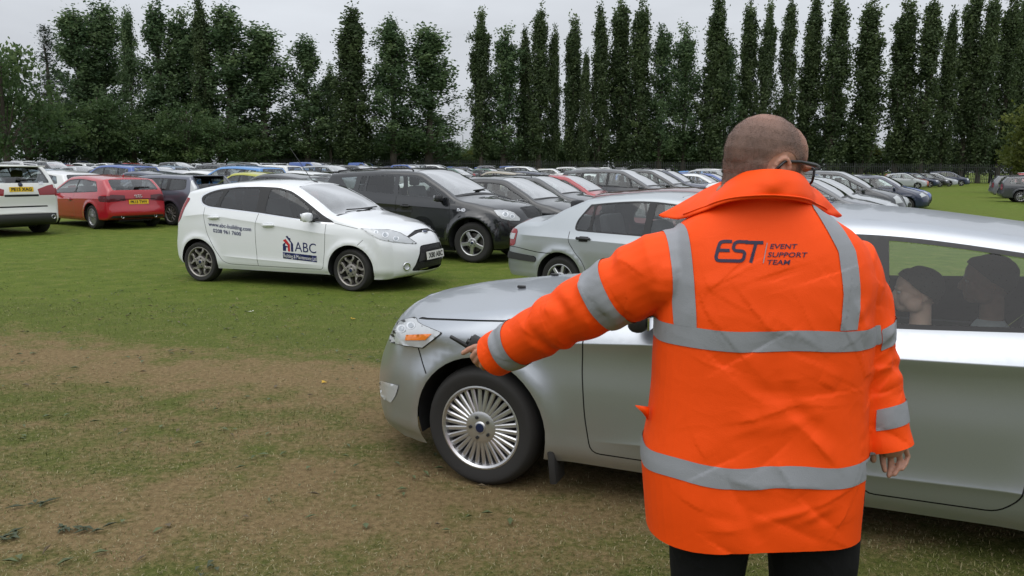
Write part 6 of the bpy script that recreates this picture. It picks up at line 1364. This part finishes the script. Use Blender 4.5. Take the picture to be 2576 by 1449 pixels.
    K = .000398; cv = lambda c: (.588 - BX + (c[0] - 960) * K, 1.459 - (c[1] - 890) * K * 1.03)
    for nm, st in (('letter', [[(798, 833), (752, 833), (730, 841), (716, 878), (703, 925), (708, 941), (722, 943), (786, 942)], [(716, 884), (782, 884)]]), ('letter', [[(890, 833), (832, 833), (812, 842), (803, 870), (812, 884), (858, 886), (868, 898), (858, 932), (842, 942), (780, 942)]]), ('letter', [[(872, 836), (978, 836)], [(934, 842), (900, 950)]])):
        Vs, Ts, b = [], [], 0
        for S in st:
            P = ribbon(np.array(roundpath(S, 12, 5)), 9.2); q = densify(P, 9); uv, T2 = cdt([q], [], 1e9); T2 = T2[pip(uv[T2].mean(1), P)]; Vs += [cv(c) for c in uv]; Ts += (T2 + b).tolist(); b += len(uv)
        press(nm, Vs, Ts, NAVYL)
    P = [(998, 838), (1003, 838), (974, 952), (969, 952)]; q = densify(P, 9); uv, T2 = cdt([q], [], 1e9); press('divider_line', [cv(c) for c in uv], T2, TAPE)
    for s, bx, by in (('EVENT', 1012, 869), ('SUPPORT', 996, 916), ('TEAM', 990, 958)):
        wd = dict(EVENT=166, SUPPORT=241, TEAM=137)[s]; V2, T2 = text_mesh(s, 38, .45, shear=.22, width=wd); press('lettering', [cv((bx + v[0], by - v[1])) for v in V2], T2, NAVYL)
    # collar standing round the neck, its points spread outwards
    top = [Vector((-0.2402, 0.1000, 1.5306)), Vector((-0.1619, 0.0900, 1.5810)), Vector((-0.0862, 0.0300, 1.6362)), Vector((-0.0730, -0.0800, 1.6477)), Vector((-0.0395, -0.1250, 1.6537)), Vector((0.0161, -0.1000, 1.6513)), Vector((0.1075, 0.0100, 1.6239)), Vector((0.1779, 0.0800, 1.5778)), Vector((0.2295, 0.1100, 1.5337))]
    bot = [Vector((-0.2387, 0.0900, 1.5259)), Vector((-0.2140, 0.0300, 1.5236)), Vector((-0.1770, -0.0700, 1.5496)), Vector((-0.1262, -0.1300, 1.5757)), Vector((-0.0451, -0.1550, 1.5848)), Vector((0.0179, -0.1400, 1.5810)), Vector((0.0996, -0.0700, 1.5634)), Vector((0.1665, 0.0100, 1.5399)), Vector((0.2248, 0.1000, 1.5289))]
    n = 48; Tt, _ = crv([tuple(p) for p in top], 1, 6); Bt, _ = crv([tuple(p) for p in bot], 1, 6); rows = 9; V = []; F = []
    for j in range(rows):
        f = j / (rows - 1)
        for i in range(len(Tt)):
            p = Bt[i] * (1 - f) + Tt[i] * f; bulge = .012 * math.sin(PI * f) + .009 * mnoise.noise(Vector((i * .22, f * 2.2, 5))) * math.sin(PI * min(1, f + .2)) - (.017 * math.exp(-((i - 13 + 2 * f) / 1.5) ** 2) + .013 * math.exp(-((i - 36 - f) / 1.4) ** 2)) * min(1, .35 + f); o = Vector((p[0] + .03, p[1] - .02, 0)); o.normalize(); V.append((p[0] + o.x * bulge, p[1] + o.y * bulge, p[2]))
    k = len(Tt)
    for j in range(rows - 1):
        for i in range(k - 1): F.append((j * k + i, j * k + i + 1, (j + 1) * k + i + 1, (j + 1) * k + i))
    cm = mesh_np('collar', V, F); co = obj('collar', cm, jk, [ORANGE]); so = co.modifiers.new('t', 'SOLIDIFY'); so.thickness = .007; so.offset = 0
    bd = co.modifiers.new('s', 'SUBSURF'); bd.levels = 1; bd.render_levels = 1
    sm = MB(); sm.tube([Vector(V[k * 1 + i]) + Vector((V[k + i][0], V[k + i][1], 0)).normalized() * .006 for i in range(8, k - 8)], .0022, 5); sm.build('collar_seam', ORANGE, co)
    fl = MB(); p = Vector((-0.2930, -0.0300, 1.0345)); fl.add([p + Vector(q) for q in ((.01, 0, -.03), (.012, .0, .004), (-.026, -.01, .012), (-.006, -.004, -.008), (.01, .01, -.03), (.012, .012, .004), (-.026, .0, .012), (-.006, .008, -.008))], [(0, 3, 2, 1), (4, 5, 6, 7), (0, 1, 5, 4), (1, 2, 6, 5), (2, 3, 7, 6), (3, 0, 4, 7)]); fl.build('pocket_flap', ORANGE, jk)
    return jk
def build_steward():
    m = MB(); head_shapes(m, HC, HM, .985)
    nk = Vector((.615 - BX, 2.005 - BY, 1.50)); m.tube([HC + HM @ Vector((0, -.035, -.02)), HC + HM @ Vector((0, -.035, -.09)), nk, nk - Vector((0, 0, .12))], [.078, .076, .083, .11], 20)
    m.ell(HC + HM @ Vector((.0, -.080, -.082)), (.066, .045, .030), 16, rot=HM); m.tube([HC + HM @ Vector((q, -.104 + .5 * abs(q), -.078)) for q in (-.045, 0, .045)], .016, 10)
    # trunk and arms inside the clothes join head and hands into one body
    loft(m, [(-.01, -.01, 1.46, .17, .085), (0, 0, 1.30, .20, .12), (0, 0, 1.10, .20, .13), (0, 0, .92, .20, .13), (0, 0, .80, .18, .12)], 20)
    for S, E, W in ((LS, LE, LW), (RS, RE, RW)): m.tube([S.lerp(Vector((0, 0, 1.40)), .3), S, E, W], [.06, .055, .045, .030], 12)
    for x, a, b in ((-.10, -.11, -.115), (.17, .185, .19)): m.tube([(x, 0, .84), (a, .0, .48), (b, .01, .09)], [.085, .055, .04], 12); m.ell((b, .06, .05), (.04, .11, .045), 12)
    # left hand round the radio: pointing finger, three curled fingers, thumb behind
    m.tube([LW, Vector((-0.7179, 0.3300, 1.0955)), Vector((-0.7366, 0.3450, 1.0918))], [.030, .034, .030], 12); m.ell(Vector((-0.7255, 0.3400, 1.0894)), (.034, .030, .036), 14)
    capsule(m, [Vector((-0.7308, 0.3200, 1.1186)), Vector((-0.7505, 0.3300, 1.1149)), Vector((-0.7715, 0.3400, 1.1038)), Vector((-0.7875, 0.3450, 1.0926))], [.0108, .0102, .0092, .0078]); capsule(m, [Vector((-0.7282, 0.3150, 1.1050)), Vector((-0.7469, 0.3050, 1.1048)), Vector((-0.7569, 0.3150, 1.0889)), Vector((-0.7509, 0.3400, 1.0681))], [.0105, .0105, .0098, .0085])
    capsule(m, [Vector((-0.7222, 0.3150, 1.0916)), Vector((-0.7397, 0.3050, 1.0902)), Vector((-0.7473, 0.3150, 1.0742)), Vector((-0.7400, 0.3400, 1.0570))], [.0105, .0102, .0095, .0082]); capsule(m, [Vector((-0.7138, 0.3150, 1.0794)), Vector((-0.7266, 0.3050, 1.0756)), Vector((-0.7305, 0.3150, 1.0608)), Vector((-0.7230, 0.3400, 1.0459))], [.0098, .0095, .0088, .0075])
    capsule(m, [Vector((-0.7291, 0.3700, 1.1048)), Vector((-0.7506, 0.3850, 1.1063)), Vector((-0.7681, 0.3900, 1.0999))], [.0135, .0125, .0105])
    # right hand hanging, fingers a little curled
    m.tube([RW, Vector((0.3474, -0.0300, 0.9430)), Vector((0.3564, -0.0300, 0.9344))], [.030, .034, .030], 12); m.ell(Vector((0.3576, -0.0300, 0.9453)), (.036, .022, .036), 14)
    capsule(m, [Vector((0.3102, -0.0450, 0.9609)), Vector((0.2946, -0.0520, 0.9355)), Vector((0.3028, -0.0450, 0.9082))], [.013, .0105, .0085]); capsule(m, [Vector((0.3305, -0.0300, 0.9342)), Vector((0.3333, -0.0300, 0.9104)), Vector((0.3345, -0.0350, 0.8927)), Vector((0.3375, -0.0400, 0.8773))], [.0088, .0082, .0076, .0065])
    capsule(m, [Vector((0.3540, -0.0250, 0.9283)), Vector((0.3607, -0.0200, 0.8992)), Vector((0.3590, -0.0250, 0.8781)), Vector((0.3515, -0.0350, 0.8613))], [.0090, .0084, .0078, .0067]); capsule(m, [Vector((0.3749, -0.0250, 0.9284)), Vector((0.3848, -0.0200, 0.8994)), Vector((0.3762, -0.0300, 0.8813)), Vector((0.3632, -0.0400, 0.8677))], [.0088, .0082, .0076, .0065])
    capsule(m, [Vector((0.3946, -0.0200, 0.9333)), Vector((0.4075, -0.0150, 0.9076)), Vector((0.3976, -0.0250, 0.8916)), Vector((0.3843, -0.0350, 0.8801))], [.0078, .0072, .0067, .0058])
    me = organic(m, .0028, 4, 'person', .5); t = obj('person', me, None, [SKIN]); t.location = (BX, BY, 0)
    tag(t, 'big man in orange reflective jacket, back to the camera, pointing left with a walkie-talkie', 'person')
    # cropped hair: a thin shell on the scalp and many short bristles
    V, T, N = get_vf(me); L_ = ((V - np.array(HC)) @ np.array(HM)) / .985; x, y, z = L_[:, 0], L_[:, 1], L_[:, 2]
    ear = np.hypot(y + .026, z + .015) - .046; f = np.minimum(np.minimum(z + .072 - .25 * np.clip(y + .05, -.02, .2) + .012 * np.cos(x * 60), .062 - y + .35 * (np.abs(x) - .05) - .9 * np.clip(z - .09, 0, 1)), np.where(np.abs(x) > .055, ear, 1)); f = np.minimum(f, np.where(z > -.02, 1, .085 - np.abs(x))); f[np.abs(x) > .097] = -1; f[V[:, 2] < 1.5] = -1
    hm = mat('cropped_hair', (.185, .112, .086), .55, var=(24, .28), bump=(600, .9, .003)); Vh, Th, Nh = clip_iso(V, T, f - .004, N); hme = mesh_np('hair', Vh + Nh * .0009, Th, Nh); lz = ((Vh - np.array(HC)) @ np.array(HM)) / .985
    thin = np.exp(-(((lz[:, 1] + .050) / .045) ** 2 + ((lz[:, 2] - .110) / .04) ** 2 + (lz[:, 0] / .05) ** 2)) * .8 + np.clip((lz[:, 1] - .0) / .05, 0, 1) * np.clip((lz[:, 2] - .02) / .05, 0, 1) + np.clip(1 - (clip_iso(V, T, f - .004, np.stack([f, f, f], 1))[2][:, 0]) / .022, 0, 1) * .9
    hme.attributes.new('thin', 'FLOAT', 'POINT').data.foreach_set('value', np.clip(thin, 0, 1).astype(np.float32)); hair = obj('hair', hme, t, [hm]); nt_ = hm.node_tree; hp = nt_.nodes['Principled BSDF']; at_ = nt_.nodes.new('ShaderNodeAttribute'); at_.attribute_name = 'thin'; lk = hp.inputs['Base Color'].links[0].from_socket; nt_.links.new(mixc(nt_, at_.outputs['Fac'], lk, (.40, .205, .145)), hp.inputs['Base Color'])
    r = np.random.default_rng(5); ar = np.linalg.norm(np.cross(Vh[Th[:, 1]] - Vh[Th[:, 0]], Vh[Th[:, 2]] - Vh[Th[:, 0]]), axis=1); n = 12000; k = r.choice(len(Th), n, p=ar / ar.sum()); w = r.dirichlet((1, 1, 1), n); P = (Vh[Th[k]] * w[..., None]).sum(1); Q = (Nh[Th[k]] * w[..., None]).sum(1)
    lz = ((P - np.array(HC)) @ np.array(HM)) / .985; crown = np.exp(-(((lz[:, 1] + .045) / .045) ** 2 + ((lz[:, 2] - .115) / .04) ** 2)) + np.clip((lz[:, 1] - .01) / .05, 0, 1) * (lz[:, 2] > .03); kp = r.random(n) > crown * .8; P, Q = P[kp], Q[kp]; n = len(P)
    dr = Q + r.normal(size=(n, 3)) * .35 + np.array((0, 0, -.55)); dr /= np.linalg.norm(dr, axis=1)[:, None]; sd_ = np.cross(dr, r.normal(size=(n, 3))); sd_ /= np.linalg.norm(sd_, axis=1)[:, None]; ln = .0045 * (.6 + r.random(n))
    Vs = np.stack([P - sd_ * .00028, P + sd_ * .00028, P + dr * ln[:, None]], 1).reshape(-1, 3); o = obj('bristle', mesh_np('bristle', Vs, np.arange(n * 3, dtype=np.int32).reshape(-1, 3), smooth=False), hair, [mat('hair_bristle', (.055, .038, .030), .6)]); o['kind'] = 'stuff'
    # glasses
    gm = mat('glasses_frame', (.012, .010, .011), .3); G = MB(); W2 = lambda p: HC + HM @ (Vector(p) * .985)
    for s in (-1, 1):
        G.tube([W2((s * .085, -.062, -.016)), W2((s * .088, -.038, .010)), W2((s * .086, .02, .017)), W2((s * .078, .085, .018)), W2((s * .070, .108, .016))], [.0035, .0035, .0042, .0058, .0062], 8)
        rim = [W2((s * (.036 + .032 * math.copysign(abs(math.cos(a)) ** .6, math.cos(a))), .112 - .012 * abs(math.cos(a)) * (math.cos(a) > 0), -.008 + .022 * math.copysign(abs(math.sin(a)) ** .6, math.sin(a)))) for a in np.linspace(0, 2 * PI, 25)]; G.tube(rim, .0032, 6, cap=False)
    G.tube([W2((-.006, .114, .006)), W2((.006, .114, .006))], .003, 6); gl = G.build('glasses', gm, t)
    for s in (-1, 1):
        q2 = [W2((s * (.036 + .031 * math.copysign(abs(math.cos(a)) ** .6, math.cos(a))), .111 - .012 * abs(math.cos(a)) * (math.cos(a) > 0), -.008 + .021 * math.copysign(abs(math.sin(a)) ** .6, math.sin(a)))) for a in np.linspace(0, 2 * PI, 25)[:-1]]; lm = MB(); lm.add(q2, [tuple(range(24))]); lm.build('lens', glass('spectacle_lens', (.8, .8, .8)), gl)
        e = MB(); e.ell(W2((s * .034, .090, -.004)), (.0125, .0125, .0125), 14); e.build('eye', mat('eye_white', (.6, .57, .54), .2), t)
    build_jacket(t)
    m = MB(); loft(m, [(0, 0, 1.0, .22, .15), (0, 0, .86, .225, .155), (0, 0, .76, .22, .15)], 24)
    for pts, rr in (([(-.105, 0, .84), (-.103, 0, .66), (-.103, .0, .55), (-.105, .005, .35), (-.11, .01, .07)], [.115, .108, .097, .090, .085]), ([(.17, 0, .84), (.175, 0, .66), (.18, 0, .55), (.19, .005, .35), (.195, .01, .07)], [.13, .122, .112, .100, .092])): m.tube(pts, rr, 20)
    tr = organic(m, .010, 6, 'trousers'); V, T, N = get_vf(tr); V = V + N * (.004 * np.array([mnoise.noise(Vector((p[0] * 14, p[1] * 14, p[2] * 9))) for p in V]))[:, None]; obj('trousers', mesh_np('trousers', V, T), t, [BLACKC]); D.meshes.remove(tr)
    for x in (-.115, .19): s = MB(); s.ell((x, .06, .045), (.050, .135, .040), 16); s.ell((x, -.02, .06), (.046, .06, .06), 14); s.box((x, .05, .014), (.095, .27, .028), bev=.012); sm = organic(s, .007, 4, 'shoe'); obj('shoe', sm, t, [mat('black_leather', (.012, .012, .012), .4)])
    # the radio in his left hand
    B = Vector((BX, BY, 0));
    rd = empty('walkie_talkie', Vector((-0.7459, 0.3620, 1.0927)) + B); tag(rd, 'black walkie-talkie with stub aerial gripped in the man\'s left hand', 'radio'); o = Vector((-0.7459, 0.3620, 1.0927)); km = mat('radio_black', (.016, .016, .017), .45)
    ax = (Vector((-0.7751, 0.3620, 1.1100)) - Vector((-0.8287, 0.3620, 1.1407))).normalized(); ri = ax.cross(Vector((0, 1, 0))).normalized(); Mx = Matrix((ax, ri, ax.cross(ri))).transposed(); bc = Vector((-0.7751, 0.3620, 1.1100)) - o
    b = MB(); b.box(bc + ax * .050 + ri * .016, (.105, .056, .034), 0, rot=Mx, bev=.010); b.build('casing', km, rd)
    b = MB(); b.tube([Vector((-0.7703, 0.3620, 1.1075)) - o, Vector((-0.7800, 0.3620, 1.1131)) - o, Vector((-0.8068, 0.3620, 1.1284)) - o, Vector((-0.8262, 0.3620, 1.1394)) - o, Vector((-0.8287, 0.3620, 1.1409)) - o], [.0085, .0075, .0062, .0058, .003], 10); b.build('aerial', km, rd)
    for kp in (Vector((-0.7690, 0.3620, 1.1237)), Vector((-0.7581, 0.3620, 1.1325))): b = MB(); p = kp - o; b.tube([p + ax * .02, p, p - ax * .009], [.0085, .0085, .0075], 12); b.build('knob', km, rd)
    return t
build_steward()
def build_passenger(label, loc, rz, s, skin, shirt, hairc, tall):
    """a seated child: one body from head to thighs, hair and shirt on top"""
    t_ = MB(); C = Vector((0, 0, tall)); head_shapes(t_, C, Matrix.Rotation(R(0), 3, 'Z'), s); t_.tube([C + Vector((0, -.03, -.04)) * s, C + Vector((0, -.035, -.20)) * s], [.052 * s, .058 * s], 14)
    hz = tall - .20 * s; loft(t_, [(0, -.03, hz, .05 * s, .05 * s), (0, -.035, hz - .05 * s, .15 * s, .085 * s), (0, -.03, hz - .18 * s, .17 * s, .10 * s), (0, -.02, hz - .42 * s, .155 * s, .11 * s), (0, 0, hz - .52 * s, .16 * s, .12 * s)], 20)
    for q in (-1, 1):
        capsule(t_, [Vector((q * .17, -.03, hz - .09 * s)), Vector((q * .20, .02, hz - .30 * s)), Vector((q * .13, .20, hz - .42 * s))], [.048 * s, .040 * s, .030 * s]); t_.ell((q * .12, .25, hz - .43 * s), (.03 * s, .05 * s, .02 * s), 10)
        for f in range(5): capsule(t_, [Vector((q * (.10 + .011 * f), .27, hz - .43 * s)), Vector((q * (.10 + .011 * f), .31 - .006 * abs(f - 2), hz - .45 * s))], [.008 * s, .007 * s], 6)
        capsule(t_, [Vector((q * .09, 0, hz - .50 * s)), Vector((q * .10, .38 * s, hz - .50 * s)), Vector((q * .10, .42 * s, hz - .80 * s))], [.075 * s, .06 * s, .045 * s])
    me = organic(t_, .0055, 4, 'person'); t = obj('person', me, None, [skin]); t.location = loc; t.rotation_euler = (0, 0, rz); tag(t, label, 'person')
    V, T, N = get_vf(me); L_ = (V - np.array(C)) / s; f = np.minimum(L_[:, 2] - .015 + .75 * np.clip(-L_[:, 1] - .0, -.3, .10) * 1.0, .105 - L_[:, 1] + .3 * L_[:, 2]); f = np.where(L_[:, 2] < -.11, -1, f)
    Vh, Th, Nh = clip_iso(V, T, f, N); nn = np.array([mnoise.noise(Vector(p) * 30) for p in Vh]); obj('hair', mesh_np('hair', Vh + Nh * (.014 + .006 * nn)[:, None], Th), t, [mat('hair_dark', hairc, .6, bump=(120, .9, .01))])
    f = np.minimum((hz - .005) - V[:, 2], V[:, 2] - (hz - .50 * s)); f = np.minimum(f, .19 * s - V[:, 1]); Vh, Th, Nh = clip_iso(V, T, f, N); obj('shirt', mesh_np('shirt', Vh + Nh * .006, Th, Nh), t, [mat('shirt_' + shirt[0], shirt[1], .85, bump=(40, .5, .01))])
    for q in (-1, 1): e = MB(); e.ell(C + Vector((q * .034, .092, -.004)) * s, (.011, .011, .011), 10); e.build('eye', mat('eye_white', (.6, .57, .54), .2), t)
    return t
def seat_in(car, pose, a, y):
    x, yy, an = pose; X, Y = -a, y; return (x + X * math.cos(an) - Y * math.sin(an), yy + X * math.sin(an) + Y * math.cos(an), 0)
MP = (.172, 4.814, 2.76)
build_passenger('dark haired boy in a green shirt, seen in profile through the silver car\'s rear window', seat_in(None, MP, 2.02, .34), MP[2] - PI / 2 + .1, .84, SKINB, ('green', (.16, .30, .18)), (.026, .021, .018), 1.09)
build_passenger('passenger in a pale shirt leaning back, nearest the right edge inside the silver car', seat_in(None, MP, 2.36, .02), MP[2] - PI / 2 - .05, .95, skin_mat('skin_dark', (.34, .20, .145)), ('pale', (.66, .68, .70)), (.022, .018, .016), 1.12)
